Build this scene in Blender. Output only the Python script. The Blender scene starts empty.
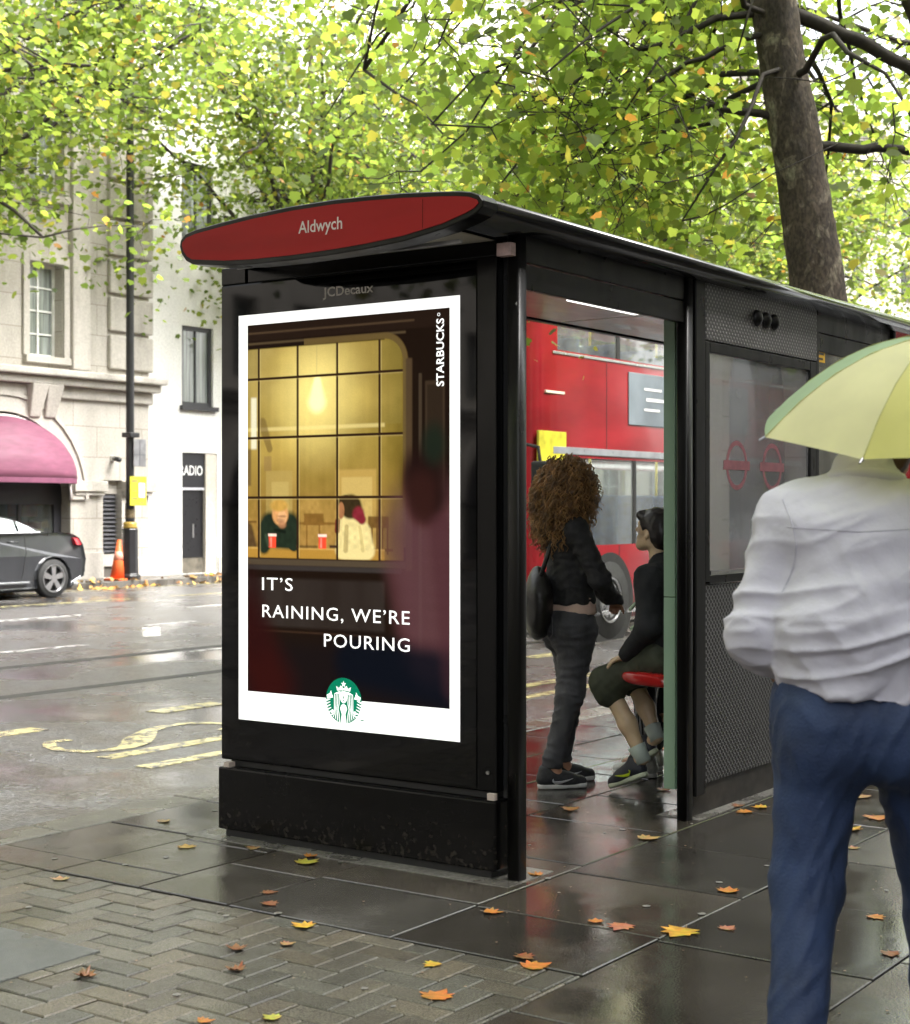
import bpy, bmesh, math, random
import numpy as np
from mathutils import noise as mnoise
from mathutils import Vector, Matrix
R = math.radians
sc = bpy.context.scene
col = sc.collection

# ------------------------------------------------------------------ camera, sky, sun, exposure
# world: x = towards the pavement side, y = along the kerb, z = up; origin at the shelter's near corner post
cam_d = bpy.data.cameras.new('camera'); cam = bpy.data.objects.new('camera', cam_d); col.objects.link(cam)
cam.location = (3.326, -5.156, 1.45); cam.rotation_euler = (R(90), 0, R(35.08))
cam_d.lens = 55.3; cam_d.sensor_width = 36; cam_d.shift_y = -0.0039
cam_d.clip_end = 900; cam_d.clip_start = .05
cam_d.dof.use_dof = True; cam_d.dof.focus_distance = 6.9; cam_d.dof.aperture_fstop = 5.6
sc.camera = cam
SUN_EL, SUN_AZ = 55, 70
w = bpy.data.worlds.new('World'); sc.world = w; w.use_nodes = True
nt = w.node_tree; nt.nodes.clear()
sky = nt.nodes.new('ShaderNodeTexSky'); sky.sky_type = 'NISHITA'; sky.sun_disc = False
sky.sun_elevation = R(SUN_EL); sky.sun_rotation = R(SUN_AZ); sky.dust_density = 6; sky.air_density = 1.2; sky.ozone_density = 1
hs = nt.nodes.new('ShaderNodeHueSaturation'); hs.inputs['Saturation'].default_value = .22
bg = nt.nodes.new('ShaderNodeBackground'); bg.inputs['Strength'].default_value = .15
wo = nt.nodes.new('ShaderNodeOutputWorld')
nt.links.new(sky.outputs[0], hs.inputs['Color']); nt.links.new(hs.outputs[0], bg.inputs[0]); nt.links.new(bg.outputs[0], wo.inputs[0])
sd = bpy.data.lights.new('sun', 'SUN'); sd.energy = 1.0; sd.angle = R(25); sd.color = (1, .96, .9)
so = bpy.data.objects.new('sun', sd); col.objects.link(so)
# sun direction (towards sun): azimuth clockwise from +y
sv = Vector((math.sin(R(SUN_AZ)) * math.cos(R(SUN_EL)), math.cos(R(SUN_AZ)) * math.cos(R(SUN_EL)), math.sin(R(SUN_EL))))
so.rotation_euler = sv.to_track_quat('Z', 'Y').to_euler()
sc.view_settings.view_transform = 'Standard'; sc.view_settings.look = 'None'
sc.view_settings.exposure = 2.5; sc.view_settings.gamma = 1
sc.cycles.max_bounces = 8; sc.cycles.transparent_max_bounces = 12; sc.cycles.caustics_reflective = False; sc.cycles.caustics_refractive = False
sc.cycles.use_denoising = True

# ------------------------------------------------------------------ materials
MATS = {}
def mat(name, c=(.5, .5, .5), rough=.5, metal=0, var=.12, scale=6, bump=0, bscale=60, spec=.5, coat=0, attr=False,
        emit=0, stretch=(1, 1, 1), rvar=.1, dirt=0):
    if name in MATS: return MATS[name]
    m = bpy.data.materials.new(name); m.use_nodes = True; n = m.node_tree.nodes; L = m.node_tree.links
    b = n['Principled BSDF']; b.inputs['Metallic'].default_value = metal; b.inputs['Specular IOR Level'].default_value = spec
    b.inputs['Coat Weight'].default_value = coat; b.inputs['Coat Roughness'].default_value = .05
    tc = n.new('ShaderNodeTexCoord'); mp = n.new('ShaderNodeMapping'); mp.inputs['Scale'].default_value = stretch
    L.new(tc.outputs['Object'], mp.inputs[0])
    no = n.new('ShaderNodeTexNoise'); no.inputs['Scale'].default_value = scale; no.inputs['Detail'].default_value = 6
    L.new(mp.outputs[0], no.inputs['Vector'])
    mr = n.new('ShaderNodeMapRange'); mr.inputs[1].default_value = .3; mr.inputs[2].default_value = .7
    mr.inputs[3].default_value = 1 - var; mr.inputs[4].default_value = 1 + var
    L.new(no.outputs['Fac'], mr.inputs[0])
    mx = n.new('ShaderNodeMix'); mx.data_type = 'RGBA'; mx.blend_type = 'MULTIPLY'; mx.inputs[0].default_value = 1
    if attr:
        at = n.new('ShaderNodeAttribute'); at.attribute_name = 'Col'; L.new(at.outputs['Color'], mx.inputs[6])
    else:
        mx.inputs[6].default_value = (*c, 1)
    L.new(mr.outputs[0], mx.inputs[7]); L.new(mx.outputs[2], b.inputs['Base Color'])
    rr = n.new('ShaderNodeMapRange'); rr.inputs[1].default_value = .3; rr.inputs[2].default_value = .7
    rr.inputs[3].default_value = max(.01, rough - rvar * rough); rr.inputs[4].default_value = min(1, rough + rvar * rough)
    n2 = n.new('ShaderNodeTexNoise'); n2.inputs['Scale'].default_value = scale * 2.3; n2.inputs['Detail'].default_value = 4
    L.new(mp.outputs[0], n2.inputs['Vector']); L.new(n2.outputs['Fac'], rr.inputs[0]); L.new(rr.outputs[0], b.inputs['Roughness'])
    if bump:
        n3 = n.new('ShaderNodeTexNoise'); n3.inputs['Scale'].default_value = bscale; n3.inputs['Detail'].default_value = 5
        L.new(mp.outputs[0], n3.inputs['Vector'])
        bp = n.new('ShaderNodeBump'); bp.inputs['Strength'].default_value = bump; bp.inputs['Distance'].default_value = .01
        L.new(n3.outputs['Fac'], bp.inputs['Height']); L.new(bp.outputs[0], b.inputs['Normal'])
    if emit:
        L.new(mx.outputs[2], b.inputs['Emission Color']); b.inputs['Emission Strength'].default_value = emit
    MATS[name] = m; return m

def wet_mat(name, c, c2, dry_rough=.42, wet_rough=.06, pscale=.9, grain=90, gbump=.25, attr=False, lo=.42, hi=.62, speck=0):
    """stone or asphalt after rain: a film of water lies in patches"""
    m = bpy.data.materials.new(name); m.use_nodes = True; n = m.node_tree.nodes; L = m.node_tree.links; b = n['Principled BSDF']
    tc = n.new('ShaderNodeTexCoord'); O = tc.outputs['Object']
    p = n.new('ShaderNodeTexNoise'); p.inputs['Scale'].default_value = pscale; p.inputs['Detail'].default_value = 5; p.inputs['Roughness'].default_value = .6
    L.new(O, p.inputs['Vector'])
    pm = n.new('ShaderNodeMapRange'); pm.interpolation_type = 'SMOOTHSTEP'; pm.inputs[1].default_value = lo; pm.inputs[2].default_value = hi; L.new(p.outputs['Fac'], pm.inputs[0])
    g = n.new('ShaderNodeTexNoise'); g.inputs['Scale'].default_value = grain; g.inputs['Detail'].default_value = 4; L.new(O, g.inputs['Vector'])
    s = n.new('ShaderNodeTexNoise'); s.inputs['Scale'].default_value = 3.1; s.inputs['Detail'].default_value = 7; s.inputs['Roughness'].default_value = .7; L.new(O, s.inputs['Vector'])
    mx = n.new('ShaderNodeMix'); mx.data_type = 'RGBA'; mx.inputs[6].default_value = (*c, 1); mx.inputs[7].default_value = (*c2, 1)
    sm = n.new('ShaderNodeMapRange'); sm.inputs[1].default_value = .35; sm.inputs[2].default_value = .65; L.new(s.outputs['Fac'], sm.inputs[0])
    L.new(sm.outputs[0], mx.inputs[0]); last = mx.outputs[2]
    def mul(a, fac, lo_, hi_, f0=.35, f1=.65):
        r = n.new('ShaderNodeMapRange'); r.inputs[1].default_value = f0; r.inputs[2].default_value = f1
        r.inputs[3].default_value = lo_; r.inputs[4].default_value = hi_; L.new(fac, r.inputs[0])
        q = n.new('ShaderNodeMix'); q.data_type = 'RGBA'; q.blend_type = 'MULTIPLY'; q.inputs[0].default_value = 1
        L.new(a, q.inputs[6]); L.new(r.outputs[0], q.inputs[7]); return q.outputs[2]
    last = mul(last, g.outputs['Fac'], .65, 1.4)
    if speck:
        v = n.new('ShaderNodeTexVoronoi'); v.inputs['Scale'].default_value = speck; L.new(O, v.inputs['Vector'])
        last = mul(last, v.outputs['Color'], .45, 1.7, 0, 1)
    last = mul(last, pm.outputs[0], 1, .72, 0, 1)
    if attr:
        at = n.new('ShaderNodeAttribute'); at.attribute_name = 'Col'
        q = n.new('ShaderNodeMix'); q.data_type = 'RGBA'; q.blend_type = 'MULTIPLY'; q.inputs[0].default_value = 1
        L.new(last, q.inputs[6]); L.new(at.outputs['Color'], q.inputs[7]); last = q.outputs[2]
    L.new(last, b.inputs['Base Color'])
    rg = n.new('ShaderNodeMapRange'); rg.inputs[3].default_value = dry_rough; rg.inputs[4].default_value = wet_rough
    L.new(pm.outputs[0], rg.inputs[0]); L.new(rg.outputs[0], b.inputs['Roughness'])
    bp = n.new('ShaderNodeBump'); bp.inputs['Distance'].default_value = .01
    st = n.new('ShaderNodeMapRange'); st.inputs[3].default_value = gbump; st.inputs[4].default_value = gbump * .18
    L.new(pm.outputs[0], st.inputs[0]); L.new(st.outputs[0], bp.inputs['Strength']); L.new(g.outputs['Fac'], bp.inputs['Height'])
    L.new(bp.outputs[0], b.inputs['Normal'])
    b.inputs['Specular IOR Level'].default_value = .6
    return m

def glass_mat(name, tint=(.8, .85, .85), alpha=.25, rough=.03, haze=(.4, .4, .4), hazef=.1, metal=.0, ior=1.5):
    m = bpy.data.materials.new(name); m.use_nodes = True; n = m.node_tree.nodes; L = m.node_tree.links; n.clear()
    out = n.new('ShaderNodeOutputMaterial'); tr = n.new('ShaderNodeBsdfTransparent'); tr.inputs[0].default_value = (*tint, 1)
    b = n.new('ShaderNodeBsdfPrincipled'); b.inputs['Base Color'].default_value = (*haze, 1); b.inputs['Roughness'].default_value = rough
    b.inputs['Metallic'].default_value = metal
    b.inputs['Specular IOR Level'].default_value = 1
    tc = n.new('ShaderNodeTexCoord'); no = n.new('ShaderNodeTexNoise'); no.inputs['Scale'].default_value = 2.2; no.inputs['Detail'].default_value = 6
    mp = n.new('ShaderNodeMapping'); mp.inputs['Scale'].default_value = (1, 1, .35); L.new(tc.outputs['Object'], mp.inputs[0]); L.new(mp.outputs[0], no.inputs['Vector'])
    r = n.new('ShaderNodeMapRange'); r.inputs[1].default_value = .3; r.inputs[2].default_value = .7
    r.inputs[3].default_value = max(0, alpha - hazef); r.inputs[4].default_value = alpha + hazef; L.new(no.outputs['Fac'], r.inputs[0])
    mx = n.new('ShaderNodeMixShader'); L.new(r.outputs[0], mx.inputs[0]); L.new(tr.outputs[0], mx.inputs[1]); L.new(b.outputs[0], mx.inputs[2])
    lw = n.new('ShaderNodeLayerWeight'); lw.inputs[0].default_value = .5; p5 = n.new('ShaderNodeMath'); p5.operation = 'POWER'; p5.inputs[1].default_value = 5; L.new(lw.outputs['Facing'], p5.inputs[0])
    f0 = ((ior - 1) / (ior + 1)) ** 2 * 1.6; fr = n.new('ShaderNodeMapRange'); fr.inputs[3].default_value = f0; fr.inputs[4].default_value = 1; L.new(p5.outputs[0], fr.inputs[0])
    gl = n.new('ShaderNodeBsdfGlossy'); gl.inputs['Roughness'].default_value = rough
    m2 = n.new('ShaderNodeMixShader'); L.new(fr.outputs[0], m2.inputs[0]); L.new(mx.outputs[0], m2.inputs[1]); L.new(gl.outputs[0], m2.inputs[2])
    L.new(m2.outputs[0], out.inputs[0]); return m

def perf_mat(name, c, hole, pitch, rad, invert=False):
    """sheet steel with a staggered grid of punched holes / raised pips (object y,z)"""
    m = bpy.data.materials.new(name); m.use_nodes = True; n = m.node_tree.nodes; L = m.node_tree.links; b = n['Principled BSDF']
    tc = n.new('ShaderNodeTexCoord'); sp = n.new('ShaderNodeSeparateXYZ'); L.new(tc.outputs['Object'], sp.inputs[0])
    def M(op, a, b_=None):
        q = n.new('ShaderNodeMath'); q.operation = op
        for i, x in enumerate((a, b_)):
            if x is None: continue
            if isinstance(x, (int, float)): q.inputs[i].default_value = x
            else: L.new(x, q.inputs[i])
        return q.outputs[0]
    def cell(offset):
        a = M('SUBTRACT', M('FRACT', M('ADD', M('DIVIDE', sp.outputs[1], pitch), 50 + offset)), .5)
        c_ = M('SUBTRACT', M('FRACT', M('ADD', M('DIVIDE', sp.outputs[2], pitch), 50 + offset)), .5)
        return M('SQRT', M('ADD', M('MULTIPLY', a, a), M('MULTIPLY', c_, c_)))
    d = M('MINIMUM', cell(0), cell(.5))
    r = n.new('ShaderNodeMapRange'); r.inputs[1].default_value = rad * .75; r.inputs[2].default_value = rad * 1.25; L.new(d, r.inputs[0])
    no = n.new('ShaderNodeTexNoise'); no.inputs['Scale'].default_value = 5; no.inputs['Detail'].default_value = 6; L.new(tc.outputs['Object'], no.inputs['Vector'])
    mx = n.new('ShaderNodeMix'); mx.data_type = 'RGBA'; mx.inputs[6].default_value = (*hole, 1); mx.inputs[7].default_value = (*c, 1); L.new(r.outputs[0], mx.inputs[0])
    q = n.new('ShaderNodeMix'); q.data_type = 'RGBA'; q.blend_type = 'MULTIPLY'; q.inputs[0].default_value = .5
    L.new(mx.outputs[2], q.inputs[6]); L.new(no.outputs['Fac'], q.inputs[7]); L.new(q.outputs[2], b.inputs['Base Color'])
    bp = n.new('ShaderNodeBump'); bp.inputs['Strength'].default_value = .8; bp.inputs['Distance'].default_value = .004; bp.invert = invert
    L.new(r.outputs[0], bp.inputs['Height']); L.new(bp.outputs[0], b.inputs['Normal'])
    b.inputs['Roughness'].default_value = .38; b.inputs['Metallic'].default_value = .3
    return m

def leaf_mat(name, trans=.5, val=3.1):
    m = bpy.data.materials.new(name); m.use_nodes = True; n = m.node_tree.nodes; L = m.node_tree.links; n.clear()
    out = n.new('ShaderNodeOutputMaterial'); at = n.new('ShaderNodeAttribute'); at.attribute_name = 'Col'
    b = n.new('ShaderNodeBsdfPrincipled'); b.inputs['Roughness'].default_value = .45; b.inputs['Specular IOR Level'].default_value = .4
    L.new(at.outputs['Color'], b.inputs['Base Color'])
    t = n.new('ShaderNodeBsdfTranslucent')
    hsv = n.new('ShaderNodeHueSaturation'); hsv.inputs['Value'].default_value = val; hsv.inputs['Hue'].default_value = .49; hsv.inputs['Saturation'].default_value = 1.03
    L.new(at.outputs['Color'], hsv.inputs['Color']); L.new(hsv.outputs[0], t.inputs[0])
    mx = n.new('ShaderNodeMixShader'); mx.inputs[0].default_value = trans
    L.new(b.outputs[0], mx.inputs[1]); L.new(t.outputs[0], mx.inputs[2]); L.new(mx.outputs[0], out.inputs[0]); return m

# ------------------------------------------------------------------ mesh helpers
class MB:
    def __init__(s): s.v = []; s.f = []; s.c = []; s.col = (1, 1, 1)
    def add(s, vs, fs):
        o = len(s.v); s.v += [tuple(p) for p in vs]; s.f += [tuple(i + o for i in f) for f in fs]; s.c += [s.col] * len(vs); return s
    def box(s, x0, x1, y0, y1, z0, z1):
        if x0 > x1: x0, x1 = x1, x0
        if y0 > y1: y0, y1 = y1, y0
        if z0 > z1: z0, z1 = z1, z0
        return s.add([(x0, y0, z0), (x1, y0, z0), (x1, y1, z0), (x0, y1, z0), (x0, y0, z1), (x1, y0, z1), (x1, y1, z1), (x0, y1, z1)],
                     [(3, 2, 1, 0), (4, 5, 6, 7), (0, 1, 5, 4), (1, 2, 6, 5), (2, 3, 7, 6), (3, 0, 4, 7)])
    def ub(s, u0, u1, v0, v1, z0, z1): return s.box(-u1, -u0, v0, v1, z0, z1)     # u = distance from the post line towards the road
    def quad(s, a, b, c, d): return s.add([a, b, c, d], [(0, 1, 2, 3)])
    def poly(s, pts): return s.add(pts, [tuple(range(len(pts)))])
    def prism(s, pts, vec):
        n = len(pts); v = Vector(vec); top = [tuple(Vector(p) + v) for p in pts]
        return s.add(list(pts) + top, [tuple(range(n))[::-1], tuple(range(n, 2 * n))] + [(i, (i + 1) % n, n + (i + 1) % n, n + i) for i in range(n)])
    def loft(s, loops, cap=True, closed=True):
        n = len(loops[0]); vs = [p for l in loops for p in l]; fs = []
        for k in range(len(loops) - 1):
            for i in range(n if closed else n - 1):
                j = (i + 1) % n; fs.append((k * n + i, k * n + j, (k + 1) * n + j, (k + 1) * n + i))
        if cap: fs += [tuple(range(n))[::-1], tuple(range((len(loops) - 1) * n, len(loops) * n))]
        return s.add(vs, fs)
    def tube(s, pts, rads, seg=8, cap=True):
        pts = [Vector(p) for p in pts]
        if isinstance(rads, (int, float)): rads = [rads] * len(pts)
        loops = []; up = Vector((.123, .241, .962)); side = None
        for i, p in enumerate(pts):
            d = (pts[min(i + 1, len(pts) - 1)] - pts[max(i - 1, 0)]).normalized()
            if side is None:
                side = d.cross(up)
                if side.length < .1: side = d.cross(Vector((1, 0, 0)))
            side = (side - d * side.dot(d)).normalized(); o = d.cross(side)
            loops.append([tuple(p + (side * math.cos(t) + o * math.sin(t)) * rads[i]) for t in [2 * math.pi * k / seg for k in range(seg)]])
        return s.loft(loops, cap)
    def cyl(s, a, b, r, seg=20): return s.tube([a, b], r, seg)
    def sphere(s, c, r, seg=14, rings=8):
        if isinstance(r, (int, float)): r = (r, r, r)
        loops = []
        for i in range(rings + 1):
            t = -math.pi / 2 + math.pi * (i + .0) / rings; t = max(-1.55, min(1.55, t))
            loops.append([(c[0] + r[0] * math.cos(t) * math.cos(2 * math.pi * k / seg), c[1] + r[1] * math.cos(t) * math.sin(2 * math.pi * k / seg), c[2] + r[2] * math.sin(t)) for k in range(seg)])
        return s.loft(loops)
    def build(s, name, m, parent=None, bevel=0, smooth=False, recalc=True, base=None, colors=False, segs=2):
        me = bpy.data.meshes.new(name)
        b = base if base is not None else (ROOT.get(parent.name, (0, 0, 0)) if parent else (0, 0, 0))
        me.from_pydata([(p[0] - b[0], p[1] - b[1], p[2] - b[2]) for p in s.v], [], s.f)
        if recalc:
            bm = bmesh.new(); bm.from_mesh(me); bmesh.ops.recalc_face_normals(bm, faces=bm.faces); bm.to_mesh(me); bm.free()
        if colors:
            ca = me.color_attributes.new('Col', 'FLOAT_COLOR', 'POINT')
            ca.data.foreach_set('color', np.array([(*c, 1) for c in s.c], dtype=np.float32).ravel())
        o = bpy.data.objects.new(name, me); col.objects.link(o)
        if m: me.materials.append(m)
        if parent: o.parent = parent; ROOT[o.name] = b
        elif base is not None: o.location = base; ROOT[o.name] = tuple(base)
        if smooth:
            for p in me.polygons: p.use_smooth = True
        if bevel:
            md = o.modifiers.new('bevel', 'BEVEL'); md.width = bevel; md.segments = segs; md.limit_method = 'ANGLE'; md.angle_limit = R(40)
        return o
ROOT = {}
def tag(o, label=None, cat=None, group=None, kind=None):
    if label: o['label'] = label
    if cat: o['category'] = cat
    if group: o['group'] = group
    if kind: o['kind'] = kind
    return o
def thing(name, label, cat, loc=(0, 0, 0), group=None, rz=0, ident=True):
    o = bpy.data.objects.new(name, None); col.objects.link(o); o.location = loc; o.rotation_euler = (0, 0, rz); o.empty_display_size = .2
    ROOT[o.name] = tuple(loc) if ident else (0, 0, 0); return tag(o, label, cat, group)
def copy_tree(o, parent=None):
    c = o.copy(); col.objects.link(c); c.parent = parent
    for ch in list(o.children): copy_tree(ch, c)
    return c
def raw_mesh(name, V, Fl, m, parent=None, smooth=True, colors=None):
    """V (n,3) array; Fl (m,k) array of equal-length faces"""
    me = bpy.data.meshes.new(name); V = np.asarray(V, np.float32); Fl = np.asarray(Fl, np.int32)
    me.vertices.add(len(V)); me.vertices.foreach_set('co', V.ravel())
    k = Fl.shape[1]; me.loops.add(Fl.size); me.loops.foreach_set('vertex_index', Fl.ravel())
    me.polygons.add(len(Fl)); me.polygons.foreach_set('loop_start', np.arange(0, Fl.size, k, dtype=np.int32))
    try: me.polygons.foreach_set('loop_total', np.full(len(Fl), k, np.int32))
    except Exception: pass
    me.update(calc_edges=True); me.validate()
    if colors is not None:
        ca = me.color_attributes.new('Col', 'FLOAT_COLOR', 'POINT')
        ca.data.foreach_set('color', np.c_[colors, np.ones(len(colors))].astype(np.float32).ravel())
    if smooth: me.polygons.foreach_set('use_smooth', np.ones(len(Fl), bool))
    o = bpy.data.objects.new(name, me); col.objects.link(o)
    if m: me.materials.append(m)
    if parent: o.parent = parent; ROOT[o.name] = ROOT.get(parent.name, (0, 0, 0))
    return o
def text_mb(txt, size, mtx, bold=0, space=1.0, align='LEFT', width=None):
    cu = bpy.data.curves.new('lettering', 'FONT'); cu.body = txt; cu.size = size; cu.offset = bold; cu.space_character = space
    cu.align_x = align; cu.extrude = 0; cu.resolution_u = 3
    o = bpy.data.objects.new('lettering', cu); col.objects.link(o)
    dg = bpy.context.evaluated_depsgraph_get(); me = bpy.data.meshes.new_from_object(o.evaluated_get(dg))
    vs = [Vector(v.co) for v in me.vertices]
    if width:
        x0 = min(p.x for p in vs); x1 = max(p.x for p in vs)
        if align == 'LEFT': vs = [Vector(((p.x - x0) * width / (x1 - x0), p.y, 0)) for p in vs]
        else: vs = [Vector(((p.x - x1) * width / (x1 - x0), p.y, 0)) for p in vs]
    mb = MB(); mb.add([tuple(mtx @ p) for p in vs], [tuple(p.vertices) for p in me.polygons])
    bpy.data.objects.remove(o); bpy.data.curves.remove(cu); bpy.data.meshes.remove(me); return mb
def face_v(u, v, z, roll=0): return Matrix.Translation((-u, v, z)) @ Matrix.Rotation(R(90), 4, 'X') @ Matrix.Rotation(R(roll), 4, 'Z')   # on a face that looks down the street
def face_u(u, v, z): return Matrix.Translation((-u, v, z)) @ Matrix.Rotation(R(90), 4, 'Z') @ Matrix.Rotation(R(90), 4, 'X')    # on a face that looks across the road

# ------------------------------------------------------------------ distance-field bodies
class SDF:
    def __init__(s, lo, hi, h):
        s.lo = np.array(lo, np.float32); s.h = h; n = np.ceil((np.array(hi) - lo) / h).astype(int) + 1
        s.ax = [s.lo[i] + h * np.arange(n[i], dtype=np.float32) for i in range(3)]; s.D = np.full(n, 1., np.float32)
    def _loc(s, lo, hi):
        sl = []
        for i in range(3):
            a = int(np.floor((lo[i] - s.lo[i]) / s.h)); b = int(np.ceil((hi[i] - s.lo[i]) / s.h)) + 1
            sl.append(slice(max(a, 0), max(min(b, s.D.shape[i]), 0)))
        sl = tuple(sl); g = np.meshgrid(*[s.ax[i][sl[i]] for i in range(3)], indexing='ij'); return sl, np.stack(g, -1)
    def _mix(s, sl, d, k, cut=False):
        if d.size == 0: return s
        a = s.D[sl]
        if cut: a = -a
        if k > 0:
            h = np.clip(.5 + .5 * (a - d) / k, 0, 1); r = a * (1 - h) + d * h - k * h * (1 - h)
        else: r = np.minimum(a, d)
        s.D[sl] = -r if cut else r; return s
    def cap(s, a, b, ra, rb=None, k=.03, sc_=(1, 1, 1), cut=False):
        rb = ra if rb is None else rb; a = np.array(a, np.float32); b = np.array(b, np.float32); q = np.array(sc_, np.float32); m = (a + b) / 2
        e = max(ra, rb) * q + k + .04; sl, P = s._loc(np.minimum(a, b) - e, np.maximum(a, b) + e)
        if P.size == 0: return s
        P = (P - m) / q; A = (a - m) / q; B = (b - m) / q; ab = B - A; L2 = max(float(ab @ ab), 1e-9)
        t = np.clip(((P - A) @ ab) / L2, 0, 1); d = np.linalg.norm(P - A - t[..., None] * ab, axis=-1) - (ra + (rb - ra) * t)
        return s._mix(sl, d * float(q.min()), k, cut)
    def ell(s, c, r, k=.02, rot=None, cut=False):
        c = np.array(c, np.float32); r = np.array(r, np.float32); e = r.max() + k + .04; sl, P = s._loc(c - e, c + e)
        if P.size == 0: return s
        P = P - c
        if rot is not None: P = P @ np.array(rot, np.float32)
        k0 = np.linalg.norm(P / r, axis=-1); k1 = np.linalg.norm(P / (r * r), axis=-1) + 1e-6
        return s._mix(sl, k0 * (k0 - 1) / k1, k, cut)
    def half(s, p, nrm, k=.005):                                   # cut away everything on the side nrm points to
        g = np.meshgrid(*s.ax, indexing='ij'); n = np.array(nrm, float); n /= np.linalg.norm(n)
        d = sum((g[i] - p[i]) * n[i] for i in range(3)); s.D = np.maximum(s.D, d.astype(np.float32)); return s
    def noise(s, amp, freq, seed=0, near=.05, aniso=(1, 1, 1)):
        rs = np.random.RandomState(seed); g = np.meshgrid(*s.ax, indexing='ij'); N = np.zeros_like(s.D)
        for i in range(7):
            kv = rs.normal(size=3) * np.array(aniso) * freq * (1 + .35 * i); N += np.sin(g[0] * kv[0] + g[1] * kv[1] + g[2] * kv[2] + rs.uniform(0, 6.28)) / (1 + .25 * i)
        s.D = s.D + amp * N / 3 * (np.abs(s.D) < near + amp * 3); return s
    def mesh(s):
        D = s.D; D[0] = D[-1] = 1; D[:, 0] = D[:, -1] = 1; D[:, :, 0] = D[:, :, -1] = 1
        I = D < 0; n = np.array(D.shape) - 1
        def sh(A, o): return A[o[0]:o[0] + n[0], o[1]:o[1] + n[1], o[2]:o[2] + n[2]]
        cnt = sum(sh(I, (i, j, k)).astype(np.int8) for i in (0, 1) for j in (0, 1) for k in (0, 1)); act = (cnt > 0) & (cnt < 8)
        idx = np.argwhere(act); vid = np.full(n, -1, np.int32); vid[act] = np.arange(len(idx)); acc = np.zeros((len(idx), 3), np.float32); num = np.zeros(len(idx), np.float32)
        for a in range(3):
            o1, o2 = [x for x in range(3) if x != a]
            for p in (0, 1):
                for q in (0, 1):
                    c0 = idx.copy(); c0[:, o1] += p; c0[:, o2] += q; c1 = c0.copy(); c1[:, a] += 1
                    d0 = D[tuple(c0.T)]; d1 = D[tuple(c1.T)]; m = (d0 < 0) != (d1 < 0); t = d0[m] / (d0[m] - d1[m])
                    pt = c0[m].astype(np.float32); pt[:, a] += t; acc[m] += pt; num[m] += 1
        V = acc / num[:, None] * s.h + s.lo; F = []
        for a in range(3):
            b, c = (a + 1) % 3, (a + 2) % 3; i0 = [slice(None)] * 3; i1 = [slice(None)] * 3; i0[a] = slice(0, -1); i1[a] = slice(1, None)
            x = I[tuple(i0)] != I[tuple(i1)]; e = np.argwhere(x)
            e = e[(e[:, b] > 0) & (e[:, c] > 0) & (e[:, b] < n[b]) & (e[:, c] < n[c])]
            def cell(db, dc):
                z = e.copy(); z[:, b] += db; z[:, c] += dc; return vid[tuple(z.T)]
            q = np.stack([cell(-1, -1), cell(0, -1), cell(0, 0), cell(-1, 0)], 1); fl = ~I[tuple(e.T)]; q[fl] = q[fl][:, ::-1]; F.append(q)
        F = np.concatenate(F); return V, F[(F >= 0).all(1)]
    def build(s, name, m, parent=None, smooth_it=1, wr=None):
        V, F = s.mesh()
        for _ in range(smooth_it):                                   # a light relax takes the grid out of the surface
            A = np.zeros_like(V); N = np.zeros(len(V), np.float32)
            for i in range(4):
                np.add.at(A, F[:, i], V[F[:, (i + 1) % 4]]); np.add.at(N, F[:, i], 1)
                np.add.at(A, F[:, i], V[F[:, (i - 1) % 4]]); np.add.at(N, F[:, i], 1)
            V = V * .5 + .5 * A / np.maximum(N, 1)[:, None]
        if wr:                                                       # cloth creases: sharp-backed folds along warped noise
            n_ = np.zeros_like(V); fn = np.cross(V[F[:, 2]] - V[F[:, 0]], V[F[:, 3]] - V[F[:, 1]])
            for i in range(4): np.add.at(n_, F[:, i], fn)
            n_ /= np.linalg.norm(n_, axis=1)[:, None] + 1e-9; d = np.empty(len(V), np.float32)
            for i, p in enumerate(V): d[i] = wr(p)
            V = V + n_ * d[:, None]
        return raw_mesh(name, V, F, m, parent)

# ------------------------------------------------------------------ ground, road, pavement
rnd = random.Random(4)
def st(o): return tag(o, kind='structure')
m_dirt = mat('joint_grit', (.035, .032, .028), .7, var=.4, scale=30)
st(MB().box(-400, 400, -300, 500, -.36, -.14).build('ground', m_dirt))
m_road = wet_mat('wet_asphalt', (.105, .105, .11), (.068, .06, .052), .32, .07, .5, 48, 1.0, lo=.46, hi=.64, speck=38)
st(MB().ub(2.4, 19.7, -120, 260, -.135, -.1).build('road', m_road))
m_slab = wet_mat('wet_flagstone', (.062, .056, .047), (.037, .033, .027), .24, .035, 1.1, 120, .22, attr=True, lo=.36, hi=.58)
m_brick = wet_mat('wet_paviour', (.092, .086, .066), (.06, .055, .041), .27, .07, 1.1, 160, .35, attr=True, lo=.46, hi=.7)
m_kerb = wet_mat('wet_granite', (.16, .15, .13), (.10, .09, .08), .4, .1, 1.4, 140, .4, attr=True)
m_foot = wet_mat('wet_concrete', (.15, .145, .13), (.085, .08, .07), .45, .15, 3, 60, .5)
m_base = mat('pavement_bed', (.03, .028, .024), .6, var=.3, scale=20)
st(MB().ub(-9, 2.18, -60, 140, -.135, -.014).build('pavement_bed', m_base))
B_U0, B_V1 = -.845, -.93                                            # corner of the brick area
pv = MB()
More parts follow.
